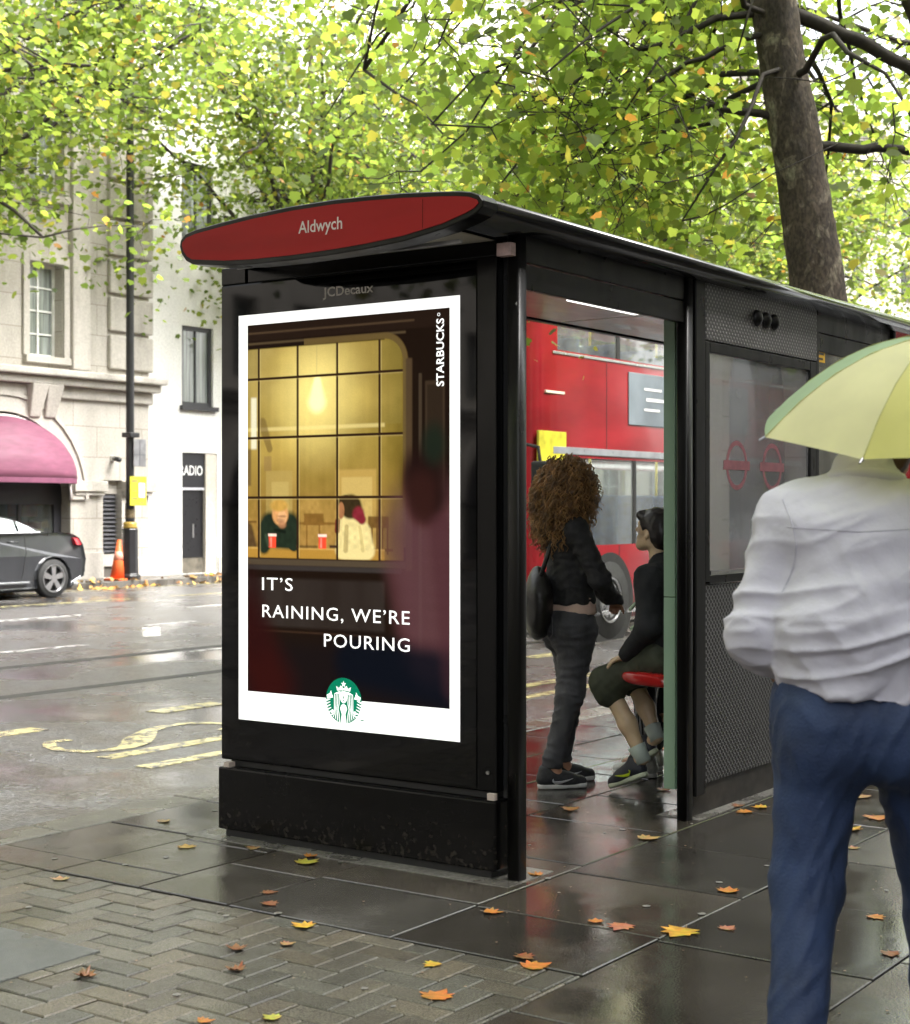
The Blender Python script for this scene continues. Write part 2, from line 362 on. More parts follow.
def flag(u0, u1, v0, v1):
    g = .005; t = rnd.uniform(.72, 1.25); w_ = rnd.uniform(-.05, .06); pv.col = (t * (1 + w_), t, t * (1 - w_))
    a, b, c, d = (u0 + g, v0 + g), (u1 - g, v0 + g), (u1 - g, v1 - g), (u0 + g, v1 - g); h = rnd.uniform(-.0015, .0015)
    tx, ty = rnd.uniform(-.0022, .0022), rnd.uniform(-.0022, .0022); e = .004
    def P(q, z, i=0):
        cx, cy = (u0 + u1) / 2, (v0 + v1) / 2; u = q[0] + (e if q[0] < cx else -e) * i; v = q[1] + (e if q[1] < cy else -e) * i
        return (-u, v, z + h + tx * (u - cx) + ty * (v - cy))
    lo = [P(q, -.03) for q in (a, b, c, d)]; mi = [P(q, -.003) for q in (a, b, c, d)]; hi = [P(q, 0, 1) for q in (a, b, c, d)]
    pv.loft([lo, mi, hi])
def strip(u0, u1, v0, v1, fixed=(), lens=(.62, .95)):
    cuts = sorted(list(fixed) + [v0, v1])
    for a, b in zip(cuts[:-1], cuts[1:]):
        v = a
        while b - v > 1e-3:
            l = rnd.uniform(*lens)
            if b - v - l < .3: l = b - v
            flag(u0, u1, v, v + l); v += l
strip(-.845, -.09, B_V1, 9, fixed=[-.42, .24, .9])
strip(-.09, .66, B_V1, 9, fixed=[-.40])
strip(.66, 1.12, B_V1, 9, fixed=[-.43])
strip(1.12, 1.60, B_V1, 9, fixed=[-.70, -.2])
strip(1.60, 2.16, B_V1 - .01, 9, fixed=[-.72, -.12, .5])
for u0, u1 in ((-1.6, -.845), (-2.35, -1.6), (-3.1, -2.35), (-3.9, -3.1), (-4.7, -3.9), (-5.5, -4.7)): strip(u0, u1, -8, 9)
for k in range(8): strip(-5.5 + .957 * k, -5.5 + .957 * (k + 1), 9, 26, lens=(1.0, 1.5))
st(pv.build('pavement', m_slab, colors=True, recalc=False))
bk = MB(); W = .103
def brick(u0, u1, v0, v1):
    u0, u1 = max(u0, B_U0 + .0), min(u1, 2.16); v0, v1 = max(v0, -4.6), min(v1, B_V1 - .01)
    if u1 - u0 < .02 or v1 - v0 < .02: return
    g = .0035; t = rnd.uniform(.72, 1.28); w_ = rnd.uniform(-.07, .08); bk.col = (t * (1 + w_), t, t * (1 - w_)); h = rnd.uniform(-.002, .001); e = .004
    tx = rnd.uniform(-.01, .01)
    def L_(i, z): return [(-u, v, z + h + tx * (u - u0)) for u, v in ((u0 + g + e * i, v0 + g + e * i), (u1 - g - e * i, v0 + g + e * i), (u1 - g - e * i, v1 - g - e * i), (u0 + g + e * i, v1 - g - e * i))]
    bk.loft([L_(0, -.03), L_(0, -.004), L_(1, 0)])
for i in range(-12, 26):
    for j in range(-46, -8):
        s_ = (i - j) % 4
        if s_ == 0: brick(i * W, (i + 2) * W, j * W, (j + 1) * W)
        elif s_ == 3: brick(i * W, (i + 1) * W, j * W, (j + 2) * W)
st(bk.build('brick_paving', m_brick, colors=True, recalc=False))
tag(MB().ub(.575, 1.325, -2.385, -1.615, -.03, .005).build('access_cover', wet_mat('wet_cover', (.085, .09, .085), (.06, .065, .06), .5, .15, 2, 200, .5), bevel=.004, base=(-.95, -2, 0)),
    'flat grey square access cover set into the herringbone bricks', 'access cover')
kb = MB(); v = -60
while v < 140:
    l = rnd.uniform(.8, 1.1); t = rnd.uniform(.8, 1.2); kb.col = (t, t, t * .97); kb.ub(2.17, 2.42, v + .004, v + l - .004, -.3, rnd.uniform(-.002, .002)); v += l
st(kb.build('kerb', m_kerb, colors=True, bevel=.012))
kb = MB(); v = -60
while v < 140:
    l = rnd.uniform(.8, 1.1); t = rnd.uniform(.6, .9); kb.col = (t, t, t); kb.ub(19.66, 19.9, v + .004, v + l - .004, -.3, .02); v += l
st(kb.build('far_kerb', m_kerb, colors=True, bevel=.01))
st(MB().ub(19.9, 24, -60, 140, -.2, .012).build('far_pavement', wet_mat('wet_far_paving', (.10, .09, .078), (.075, .068, .06), .4, .1, .8, 60, .3)))
# concrete strip the shelter stands in
st(MB().ub(-.045, 1.66, -.135, .2, -.02, .0035).ub(-.06, .16, 1.46, 4.3, -.02, .0035).build('footing', m_foot, bevel=.002))
# painted markings, each a worn film 4 mm above the asphalt
def paint(name, c, cut):
    m = bpy.data.materials.new(name); m.use_nodes = True; n = m.node_tree.nodes; L = m.node_tree.links; b = n['Principled BSDF']
    tc = n.new('ShaderNodeTexCoord'); no = n.new('ShaderNodeTexNoise'); no.inputs['Scale'].default_value = 9; no.inputs['Detail'].default_value = 9; no.inputs['Roughness'].default_value = .75
    L.new(tc.outputs['Object'], no.inputs['Vector']); r = n.new('ShaderNodeMapRange'); r.inputs[1].default_value = cut; r.inputs[2].default_value = cut + .12; L.new(no.outputs['Fac'], r.inputs[0])
    mx = n.new('ShaderNodeMix'); mx.data_type = 'RGBA'; mx.inputs[6].default_value = (.09, .085, .08, 1); mx.inputs[7].default_value = (*c, 1); L.new(r.outputs[0], mx.inputs[0])
    L.new(mx.outputs[2], b.inputs['Base Color']); b.inputs['Roughness'].default_value = .25; return m
m_yel = paint('worn_yellow_paint', (.50, .45, .22), .42); m_wht = paint('worn_white_paint', (.62, .62, .6), .44)
Zp = -.096
def line(u0, u1, v0, v1, name, m): return st(MB().ub(u0, u1, v0, v1, Zp - .003, Zp).build(name, m))
def flatpoly(uv, name, m): return st(MB().prism([(-u, v, Zp - .003) for u, v in uv], (0, 0, .003)).build(name, m))
def stroke(pts, wds):
    mb = MB(); L_ = []; R_ = []
    for i, (u, v) in enumerate(pts):
        a = pts[max(i - 1, 0)]; b = pts[min(i + 1, len(pts) - 1)]; d = Vector((b[0] - a[0], b[1] - a[1])).normalized(); n = Vector((-d.y, d.x)) * wds[i] / 2
        L_.append((-(u + n.x), v + n.y)); R_.append((-(u - n.x), v - n.y))
    for i in range(len(pts) - 1):
        mb.add([(*L_[i], Zp), (*L_[i + 1], Zp), (*R_[i + 1], Zp), (*R_[i], Zp)], [(0, 1, 2, 3)])
    return mb
# the S of BUS STOP, letters stretched across the lane
S = [(4.82, 1.96), (4.83, 1.80), (4.70, 1.69), (4.52, 1.62), (4.34, 1.67), (4.26, 1.80), (4.26, 1.95), (4.34, 2.10), (4.44, 2.22), (4.56, 2.38), (4.68, 2.55), (4.76, 2.74), (4.77, 2.92), (4.69, 3.07), (4.52, 3.13), (4.36, 3.06), (4.30, 2.88)]
Ss = []; 
for i in range(len(S) - 1):
    for t in (0, .5): Ss.append((S[i][0] * (1 - t) + S[i + 1][0] * t, S[i][1] * (1 - t) + S[i + 1][1] * t))
Ss.append(S[-1])
sm = stroke(Ss, [.09 + .12 * math.exp(-((i / (len(Ss) - 1) - .5) / .12) ** 2) for i in range(len(Ss))]); st(sm.build('bus_stop_lettering', m_yel, recalc=False))
T = [(4.15 + 0 * k, 0) for k in range(1)]
st(MB().ub(4.2, 4.75, 3.6, 3.72, Zp - .003, Zp).ub(4.2, 4.3, 3.35, 3.97, Zp - .003, Zp).build('bus_stop_lettering', m_yel))
line(3.98, 4.12, 1.56, 9.2, 'bay_line', m_yel); line(3.53, 3.66, 1.46, 9.2, 'bay_line', m_yel)
line(5.3, 5.5, .6, 2.2, 'bay_dash', m_yel); line(5.3, 5.5, 3.3, 4.0, 'bay_dash', m_yel)
for k in range(6): line(5.3, 5.5, 6 + 2.6 * k, 7.1 + 2.6 * k, 'bay_dash', m_yel)
line(10.25, 10.4, 2.2, 7.0, 'lane_line', m_wht); flatpoly([(11.66, 9.15), (11.59, 9.40), (10.53, 8.38), (10.6, 8.155)], 'lane_mark', m_wht)
line(10.0, 10.1, 8.9, 12.6, 'lane_line', m_wht); line(10.2, 10.35, 16, 20, 'lane_line', m_wht)
line(8.72, 8.80, 7.1, 8.4, 'lane_line', m_wht); line(11.9, 12.0, 9.5, 10.4, 'lane_line', m_wht)
line(14.1, 14.25, 6.5, 10.4, 'lane_line', m_wht); line(14.1, 14.25, 12.5, 16.5, 'lane_line', m_wht); line(16.6, 16.72, 10, 13.6, 'lane_line', m_yel); line(16.6, 16.72, 14.6, 18, 'lane_line', m_yel)
line(19.3, 19.38, -40, 80, 'kerb_line', m_yel)
st(MB().ub(7.0, 7.18, -30, 80, Zp - .003, Zp - .002).ub(8.9, 9.1, -30, 80, Zp - .003, Zp - .002).build('tar_seam', mat('tar_seam', (.035, .034, .033), .55, var=.3)))

# trodden gum spots and grit on the slabs
def specks(name, n, r0, r1, m, seed, z=.0035):
    rs = np.random.RandomState(seed); mb = MB()
    for i in range(n):
        u, v = rs.uniform(-3.6, 2.1), rs.uniform(-2.6, 5); r_ = rs.uniform(r0, r1); mb.add([(-u + r_ * rs.uniform(.7, 1.2) * math.cos(t), v + r_ * rs.uniform(.7, 1.2) * math.sin(t), z) for t in [6.2832 * k / 9 for k in range(9)]], [tuple(range(9))])
    tag(mb.build(name, m, recalc=False), kind='stuff')
specks('gum_spots', 150, .006, .017, mat('trodden_gum', (.15, .145, .13), .5, var=.3, scale=30), 5); specks('grit', 500, .002, .006, mat('leaf_crumbs', (.13, .075, .03), .6, var=.5, scale=30), 6, .0045)

# ------------------------------------------------------------------ buildings across the road
def stone_mat(name, c, course=.0, dirt=.5, dc=(.16, .15, .13)):
    m = bpy.data.materials.new(name); m.use_nodes = True; n = m.node_tree.nodes; L = m.node_tree.links; b = n['Principled BSDF']
    tc = n.new('ShaderNodeTexCoord'); mp = n.new('ShaderNodeMapping'); mp.inputs['Scale'].default_value = (1, 1, .28); L.new(tc.outputs['Object'], mp.inputs[0])
    a = n.new('ShaderNodeTexNoise'); a.inputs['Scale'].default_value = 1.6; a.inputs['Detail'].default_value = 8; a.inputs['Roughness'].default_value = .65; L.new(mp.outputs[0], a.inputs['Vector'])
    r = n.new('ShaderNodeMapRange'); r.inputs[1].default_value = .48; r.inputs[2].default_value = .78; r.inputs[4].default_value = dirt; L.new(a.outputs['Fac'], r.inputs[0])
    mx = n.new('ShaderNodeMix'); mx.data_type = 'RGBA'; mx.inputs[6].default_value = (*c, 1); mx.inputs[7].default_value = (*dc, 1); L.new(r.outputs[0], mx.inputs[0])
    g = n.new('ShaderNodeTexNoise'); g.inputs['Scale'].default_value = 25; g.inputs['Detail'].default_value = 5; L.new(tc.outputs['Object'], g.inputs['Vector'])
    r2 = n.new('ShaderNodeMapRange'); r2.inputs[1].default_value = .3; r2.inputs[2].default_value = .7; r2.inputs[3].default_value = .86; r2.inputs[4].default_value = 1.1; L.new(g.outputs['Fac'], r2.inputs[0])
    q = n.new('ShaderNodeMix'); q.data_type = 'RGBA'; q.blend_type = 'MULTIPLY'; q.inputs[0].default_value = 1; L.new(mx.outputs[2], q.inputs[6]); L.new(r2.outputs[0], q.inputs[7]); last = q.outputs[2]
    if course:
        br = n.new('ShaderNodeTexBrick'); br.inputs['Color1'].default_value = (1, 1, 1, 1); br.inputs['Color2'].default_value = (.9, .89, .87, 1); br.inputs['Mortar'].default_value = (.55, .52, .48, 1)
        br.inputs['Scale'].default_value = 1; br.inputs['Mortar Size'].default_value = .008; br.inputs['Brick Width'].default_value = course * 2; br.inputs['Row Height'].default_value = course
        cx = n.new('ShaderNodeSeparateXYZ'); cb = n.new('ShaderNodeCombineXYZ'); L.new(tc.outputs['Object'], cx.inputs[0]); L.new(cx.outputs[1], cb.inputs[0]); L.new(cx.outputs[2], cb.inputs[1]); L.new(cb.outputs[0], br.inputs['Vector'])
        q2 = n.new('ShaderNodeMix'); q2.data_type = 'RGBA'; q2.blend_type = 'MULTIPLY'; q2.inputs[0].default_value = 1; L.new(last, q2.inputs[6]); L.new(br.outputs['Color'], q2.inputs[7]); last = q2.outputs[2]
    L.new(last, b.inputs['Base Color']); b.inputs['Roughness'].default_value = .75
    bp = n.new('ShaderNodeBump'); bp.inputs['Strength'].default_value = .25; bp.inputs['Distance'].default_value = .02; L.new(g.outputs['Fac'], bp.inputs['Height']); L.new(bp.outputs[0], b.inputs['Normal'])
    return m
m_stone = stone_mat('portland_stone', (.48, .45, .41), .62, .6, (.22, .20, .17)); m_trim = stone_mat('stone_trim', (.47, .44, .40), 0, .6, (.2, .18, .16))
m_white = stone_mat('white_render', (.78, .77, .755), 0, .25, (.5, .47, .42)); m_pale = stone_mat('pale_stone', (.5, .46, .4), .6, .5)
m_frame = mat('white_joinery', (.7, .7, .68), .4); m_dark = mat('dark_joinery', (.03, .03, .035), .35)
m_pane = mat('window_pane', (.10, .115, .115), .05, metal=.35, var=.5, scale=.8, spec=.8)
m_curt = mat('pane_with_curtain', (.2, .22, .21), .1, var=.5, scale=3, stretch=(1, 6, .2), spec=.8)

def wall(mb, u, v0, v1, z0, z1, openings, depth=.35):
    """front face at u (looking across the road) with rectangular openings (va, vb, za, zb) and their reveals"""
    vs = sorted({v0, v1, *[o[0] for o in openings], *[o[1] for o in openings]}); zs = sorted({z0, z1, *[o[2] for o in openings], *[o[3] for o in openings]})
    for a, b in zip(vs[:-1], vs[1:]):
        for c, d in zip(zs[:-1], zs[1:]):
            vm, zm = (a + b) / 2, (c + d) / 2
            if any(o[0] < vm < o[1] and o[2] < zm < o[3] for o in openings): continue
            mb.quad((-u, a, c), (-u, b, c), (-u, b, d), (-u, a, d))
    for a, b, c, d in openings:
        x0, x1 = -u, -u - depth
        mb.quad((x0, a, c), (x1, a, c), (x1, a, d), (x0, a, d)); mb.quad((x0, b, c), (x1, b, c), (x1, b, d), (x0, b, d))
        mb.quad((x0, a, c), (x0, b, c), (x1, b, c), (x1, a, c)); mb.quad((x0, a, d), (x0, b, d), (x1, b, d), (x1, a, d))
def shell(mb, u, ub_, v0, v1, z0, z1):                              # back, ends and top of the block
    mb.quad((-ub_, v0, z0), (-ub_, v1, z0), (-ub_, v1, z1), (-ub_, v0, z1)); mb.quad((-u, v0, z0), (-ub_, v0, z0), (-ub_, v0, z1), (-u, v0, z1))
    mb.quad((-u, v1, z0), (-ub_, v1, z0), (-ub_, v1, z1), (-u, v1, z1)); mb.quad((-u, v0, z1), (-ub_, v0, z1), (-ub_, v1, z1), (-u, v1, z1))
def window(parent, u, a, b, c, d, fm, gm, bars=(1, 3), fw=.06):
    """sash set back in its opening: frame and bars, with the pane as its sub-part"""
    f = MB(); f.ub(u, u + .07, a, a + fw, c, d).ub(u, u + .07, b - fw, b, c, d).ub(u + .002, u + .068, a + fw, b - fw, c, c + fw).ub(u + .002, u + .068, a + fw, b - fw, d - fw, d)
    for k in range(1, bars[0] + 1): x = a + (b - a) * k / (bars[0] + 1); f.ub(u + .005, u + .06, x - .022, x + .022, c + fw, d - fw)
    for k in range(1, bars[1] + 1): z = c + (d - c) * k / (bars[1] + 1); f.ub(u + .008, u + .055, a + fw, b - fw, z - .016, z + .016)
    o = f.build('window', fm, parent); MB().ub(u + .035, u + .045, a + fw / 2, b - fw / 2, c + fw / 2, d - fw / 2).build('pane', gm, o); return o
def arch_bay(mb, u, v0, v1, z0, z1, vc, r, zs, depth=.4, seg=20):
    """wall between v0..v1, z0..z1 pierced by a round-headed arch"""
    mb.quad((-u, v0, z0), (-u, vc - r, z0), (-u, vc - r, zs), (-u, v0, zs)); mb.quad((-u, vc + r, z0), (-u, v1, z0), (-u, v1, zs), (-u, vc + r, zs))
    mb.quad((-u, v0, zs), (-u, vc - r, zs), (-u, vc - r, z1), (-u, v0, z1)); mb.quad((-u, vc + r, zs), (-u, v1, zs), (-u, v1, z1), (-u, vc + r, z1))
    P = [(vc - r * math.cos(math.pi * i / seg), zs + r * math.sin(math.pi * i / seg)) for i in range(seg + 1)]
    for (a, c), (b, d) in zip(P[:-1], P[1:]):
        mb.quad((-u, a, c), (-u, b, d), (-u, b, z1), (-u, a, z1)); mb.quad((-u, a, c), (-u - depth, a, c), (-u - depth, b, d), (-u, b, d))
    for x in (vc - r, vc + r): mb.quad((-u, x, z0), (-u - depth, x, z0), (-u - depth, x, zs), (-u, x, zs))
def arch_ring(mb, u0, u1, vc, r0, r1, zs, seg=20, t0=0, t1=math.pi):
    L_ = []
    for i in range(seg + 1):
        t = t0 + (t1 - t0) * i / seg; c, s_ = -math.cos(t), math.sin(t)
        L_.append([(-u0, vc + r0 * c, zs + r0 * s_), (-u0, vc + r1 * c, zs + r1 * s_), (-u1, vc + r1 * c, zs + r1 * s_), (-u1, vc + r0 * c, zs + r0 * s_)])
    mb.loft(L_)

U = 21.0
sb = thing('stone_building', 'grey stone building with arched shopfront and pink canopy across the road', 'building', (-U, 10, 0))
mb = MB(); PER = 4.6; ops = []; arches = []
VC = 14.45
for k in range(-12, 1): arches.append(VC + PER * k)
vmin = VC - 12.5 * PER
wv = []                                                            # upper windows
for k in range(-12, 1):
    for c in (VC + 1.045, VC - 1.05):
        for z0, z1 in ((4.42, 6.25), (7.6, 9.5), (11.2, 13.0), (14.4, 16.0)): ops.append((c + PER * k - .42, c + PER * k + .42, z0, z1))
wall(mb, U, vmin, 18.25, 4.0, 18, ops)
for k in range(-12, 1): arch_bay(mb, U, VC + PER * k - 2.35 + .0, VC + PER * k + (2.25), 0, 4.0, VC + PER * k, 1.68, 1.62, .5)
# end pier with its shuttered doorway
wall(mb, U, VC + 2.25, 18.25, 0, 4.0, [(16.98, 17.5, .02, 2.02)], .45)
mb.quad((-U, VC - PER * 12 - 2.35, 0), (-U, vmin, 0), (-U, vmin, 4), (-U, VC - PER * 12 - 2.35, 4))
shell(mb, U, U + 12, vmin, 18.25, 0, 18)
mb.build('wall', m_stone, sb, recalc=False)
tr = MB()
tr.ub(U - .42, U + .05, vmin, 18.42, 4.02, 4.16); tr.ub(U - .28, U + .05, vmin, 18.36, 3.86, 4.017); tr.ub(U - .1, U + .05, vmin, 18.3, 3.62, 3.857)
tr.ub(U - .35, U + .05, vmin, 18.36, 10.2, 10.55); tr.ub(U - .6, U + .05, vmin, 18.5, 17.3, 17.9)
tr.build('cornice', m_trim, sb, bevel=.03)
for k in range(-12, 1):
    tr = MB(); o = PER * k
    arch_ring(tr, U - .07, U + .1, VC + o, 1.68, 1.98, 1.62); arch_ring(tr, U - .11, U + .1, VC + o, 1.99, 2.07, 1.62)
    tr.build('arch_moulding', m_trim, sb)
for k in range(-3, 1):
    o = PER * k
    for a, b in ((1.72, 2.3), (-2.88, -1.72)):
        if a > 0:
            if k < 0: continue
            b = 2.5
        tr = MB(); tr.ub(U - .1, U + .02, VC + o + a, VC + o + b, 1.70, 1.78); tr.ub(U - .15, U + .02, VC + o + a - .04, VC + o + b + .04, 1.782, 2.0); tr.ub(U - .07, U + .02, VC + o + a, VC + o + b, .01, .55); tr.build('impost', m_trim, sb, bevel=.015)
tr = MB(); tr.ub(U - .1, U + .02, 17.52, 18.28, 1.70, 1.78).ub(U - .15, U + .02, 17.50, 18.36, 1.782, 2.0).ub(U - .07, U + .02, 17.52, 18.3, .01, .42)
tr.build('impost', m_trim, sb, bevel=.015)
for k in range(-3, 1):
    for c in (.70, 1.08): 
        tr = MB(); a = VC + PER * k + c; tr.prism([(-U + .12, a - .13, 3.22), (-U + .12, a + .13, 3.22), (-U + .3, a + .2, 3.86), (-U + .3, a - .2, 3.86), ][:4], (-.35, 0, 0)); tr.build('bracket', m_trim, sb, bevel=.02)
for k in range(-6, 1):
    for s_ in (1.86, -1.86): MB().ub(U - .14, U + .02, VC + PER * k + s_ - .23, VC + PER * k + s_ + .23, 4.2, 10.2).build('pilaster', m_trim, sb, bevel=.03)
for z in np.arange(4.3, 10, .78): MB().ub(U - .1, U + .02, 17.1, 18.3, float(z), float(z) + .70).build('quoin', m_trim, sb, bevel=.03)
for a, b, c, d in ops:
    if b < 2: continue
    sl = MB(); sl.ub(U - .12, U + .2, a - .14, b + .14, c - .14, c - .002).ub(U - .06, U + .02, a - .16, a - .01, c, d + .16).ub(U - .06, U + .02, b + .01, b + .16, c, d + .16).ub(U - .062, U + .02, a - .008, b + .008, d + .01, d + .162); sl.build('window_surround', m_trim, sb, bevel=.01)
for a, b, c, d in ops:
    if b > 2 and c < 12: window(sb, U + .22, a, b, c, d, m_frame, m_curt, (1, 3))
far_w = MB()
for a, b, c, d in ops:
    if not (b > 2 and c < 12): far_w.ub(U + .25, U + .3, a, b, c, d)
far_w.build('dark_windows', m_pane, sb)
# shopfronts in the arches
for k in range(-12, 1):
    o = PER * k; f = MB()
    f.ub(U + .28, U + .36, VC + o - 1.68, VC + o - 1.5, .02, 1.7).ub(U + .28, U + .36, VC + o + 1.5, VC + o + 1.68, .02, 1.7).ub(U + .26, U + .4, VC + o - 1.68, VC + o + 1.68, 1.52, 2.1).ub(U + .28, U + .38, VC + o - 1.5, VC + o + 1.5, .02, .25)
    f.ub(U + .3, U + .36, VC + o + .62, VC + o + .7, .25, 1.52).ub(U + .3, U + .36, VC + o - .7, VC + o - .62, .25, 1.52)
    so_ = f.build('shopfront', m_dark, sb); MB().ub(U + .32, U + .335, VC + o - 1.5, VC + o + 1.5, .2, 1.6).build('pane', glass_mat('shop_glass', (.75, .8, .78), .28, .02, (.15, .16, .15), .15) if k == -12 else bpy.data.materials['shop_glass'], so_)
    MB().ub(U + .55, U + .6, VC + o - 1.66, VC + o + 1.66, 2.0, 3.4).build('fanlight_board', m_dark, so_)
# things seen inside the end shop: pale back wall, a poster, a red screen and a shelf
ins = MB().ub(U + 2.5, U + 2.6, VC - 1.6, VC + 1.6, 0, 2.0); ins.build('shop_back_wall', mat('shop_plaster', (.34, .31, .28), .7), sb)
MB().ub(U + .44, U + .46, VC + 1.0, VC + 1.48, .62, 1.22).build('dark_notice', m_dark, sb); MB().ub(U + .43, U + .438, VC + 1.1, VC + 1.36, .78, 1.04).build('yellow_sheet', mat('yellow_paper', (.55, .5, .12), .6), sb)
MB().ub(U + .6, U + .62, VC + .62, VC + 1.35, 1.28, 1.55).build('red_notice', mat('red_notice', (.5, .06, .05), .5), sb)
MB().ub(U + .8, U + 1.4, VC - .9, VC + .2, .02, 1.35).build('shop_display', mat('shop_display', (.4, .4, .42), .4, var=.5, scale=2), sb, bevel=.02)
MB().ub(U + .7, U + 1.1, VC + .6, VC + 1.4, .02, .6).build('shop_counter', mat('shop_counter', (.45, .42, .4), .4, var=.5, scale=3), sb, bevel=.02)
# louvred shutter in the narrow doorway
shm = MB(); shm.ub(U + .2, U + .3, 16.98, 17.5, .5, 1.74)
for i in range(14): z = .54 + i * .086; shm.prism([(-U - .2, 17.0, z), (-U - .13, 17.0, z), (-U - .2, 17.0, z + .07)], (0, .48, 0))
shm.build('shutter', mat('dark_louvre', (.07, .07, .078), .4), sb)
MB().ub(U + .15, U + .4, 16.98, 17.5, 1.742, 2.02).ub(U + .15, U + .4, 16.98, 17.5, .25, .498).build('door_lintel', m_trim, sb); MB().ub(U + .2, U + .3, 16.98, 17.5, .02, .248).build('door_step', mat('sooty_stone', (.10, .09, .08), .6), sb)
# pink canopy: a quarter dome opened out of the arch, pale piping on its wall edge
cn = MB(); L_ = []; NA, NB = 28, 12
for i in range(NA + 1):
    t = math.pi * i / NA; row = []
    for j in range(NB + 1):
        p = math.pi / 2 * j / NB; sag = .018 * math.sin(j * 2.1) * math.sin(t)
        row.append((-(U - .02) + (.8 * math.sin(p) + sag) * math.sin(t) ** .8, VC - 1.64 * math.cos(t), 2.03 + 1.18 * math.sin(t) * math.cos(p) + .0))
    L_.append(row)
cn.loft(L_, cap=False, closed=False); cn.v = [(x, y, z - .06 * math.sin(0)) for x, y, z in cn.v]
canopy = cn.build('canopy', mat('pink_canvas', (.19, .06, .105), .6, var=.15, scale=3, stretch=(1, 1, 4)), sb, smooth=True)
md = canopy.modifiers.new('solid', 'SOLIDIFY'); md.thickness = .012
vl = MB(); row0 = [r_[-1] for r_ in L_]; vl.loft([[(x, y, z - .0) for x, y, z in row0], [(x, y, z - .1) for x, y, z in row0]], cap=False, closed=False); vl.build('valance', mat('pink_valance', (.16, .045, .09), .6), canopy)
pp = MB(); pp.tube([(-(U - .05), VC - 1.65 * math.cos(t), 1.6 + 1.62 * math.sin(t)) for t in [math.pi * i / 30 for i in range(31)]], .028, 8); pp.build('piping', mat('pale_piping', (.75, .7, .7), .5), canopy, smooth=True)

wb = thing('white_building', 'plain white rendered building with black radio shopfront', 'building', (-21.12, 25, 0)); U2 = 21.12
mb = MB(); o2 = [(19.36, 20.44, .02, 2.66), (19.35, 20.32, 3.68, 5.42), (19.35, 20.32, 7.2, 9.0), (19.35, 20.32, 10.8, 12.4)]
for k in range(1, 5):
    for z0, z1 in ((3.68, 5.42), (7.2, 9.0), (10.8, 12.4)): o2.append((19.35 + 2.9 * k, 20.32 + 2.9 * k, z0, z1))
    o2.append((18.6 + 2.9 * k, 20.6 + 2.9 * k, .35, 2.66))
wall(mb, U2, 18.25, 33.5, 0, 16.5, o2, .55); shell(mb, U2, U2 + 12, 18.25, 33.5, 0, 16.5); mb.build('wall', m_white, wb, recalc=False)
for a_, b__ in ((18.45, 19.34), (20.46, 21.4)): MB().ub(U2 - .03, U2 + .02, a_, b__, .01, .36).build('plinth', MATS.get('stained_plinth') or MATS.setdefault('stained_plinth', stone_mat('stained_plinth', (.5, .48, .44), 0, .7, (.2, .18, .16))), wb)
MB().ub(U2 - .3, U2 + .1, 18.3, 33.5, 16.2, 16.5).build('cornice', m_white, wb)
for i, (a, b, c, d) in enumerate(o2[1:]):
    if c < .5: window(wb, U2 + .3, a, b, c, d, m_dark, m_pane, (2, 0))
    elif b < 24: window(wb, U2 + .06, a, b, c, d, m_dark, m_curt, (1, 0), .09)
    else: window(wb, U2 + .06, a, b, c, d, m_dark, m_pane, (1, 0), .09)
MB().ub(U2 - .1, U2 + .1, 19.28, 20.4, 3.58, 3.675).build('sill', m_dark, wb)
dd = MB().ub(U2 + .10, U2 + .18, 19.36, 20.1, .36, 1.84).build('door', mat('black_door', (.012, .012, .014), .3), wb); MB().ub(U2 + .08, U2 + .098, 19.76, 19.8, .8, 1.1).build('handle', mat('steel', (.5, .5, .5), .3, 1), dd)
MB().ub(U2 + .08, U2 + .2, 19.36, 20.1, .02, .355).build('door_step', mat('stained_step', (.13, .115, .09), .5, var=.5, scale=5), wb)
sg = MB().ub(U2 + .06, U2 + .18, 19.36, 20.1, 1.9, 2.66).build('sign_board', mat('black_sign', (.016, .016, .02), .35), wb)
MB().ub(U2 + .05, U2 + .2, 19.36, 20.1, 1.845, 1.897).build('sign_rail', mat('pale_rail', (.5, .5, .55), .4), wb)
rj = MB().ub(U2 + .02, U2 + .55, 20.105, 20.435, .02, 2.65); rj.build('door_jamb', stone_mat('beige_reveal', (.55, .5, .44), 0, .6, (.3, .25, .19)), wb)
ml = mat('white_letter', (.8, .8, .8), .5)
lt = text_mb('RADIO', .3, face_u(U2 + .054, 19.34, 2.17), .003, 1.0, 'LEFT', .70); lt.build('lettering', ml, sg, recalc=False)

pb = thing('pale_building', 'long pale stone block with rows of windows beyond the white building', 'building', (-21.05, 55, 0)); U3 = 21.05
mb = MB(); o3 = []
for k in range(14):
    for z0, z1 in ((.4, 3.0), (4.3, 6.4), (7.6, 9.6), (10.8, 12.6), (13.8, 15.4)): o3.append((34.6 + 3 * k, 36.0 + 3 * k, z0, z1))
wall(mb, U3, 33.5, 78, 0, 18.5, o3); shell(mb, U3, U3 + 12, 33.5, 78, 0, 18.5); mb.build('wall', m_pale, pb, recalc=False)
tr = MB().ub(U3 - .4, U3 + .1, 33.6, 78, 3.5, 3.9).ub(U3 - .5, U3 + .1, 33.6, 78, 17.6, 18.2); tr.build('cornice', m_trim, pb)
for a, b, c, d in o3:
    if a < 62: window(pb, U3 + .2, a, b, c, d, m_frame, m_pane, (1, 2))
    else: MB().ub(U3 + .25, U3 + .3, a, b, c, d).build('window', m_pane, pb)

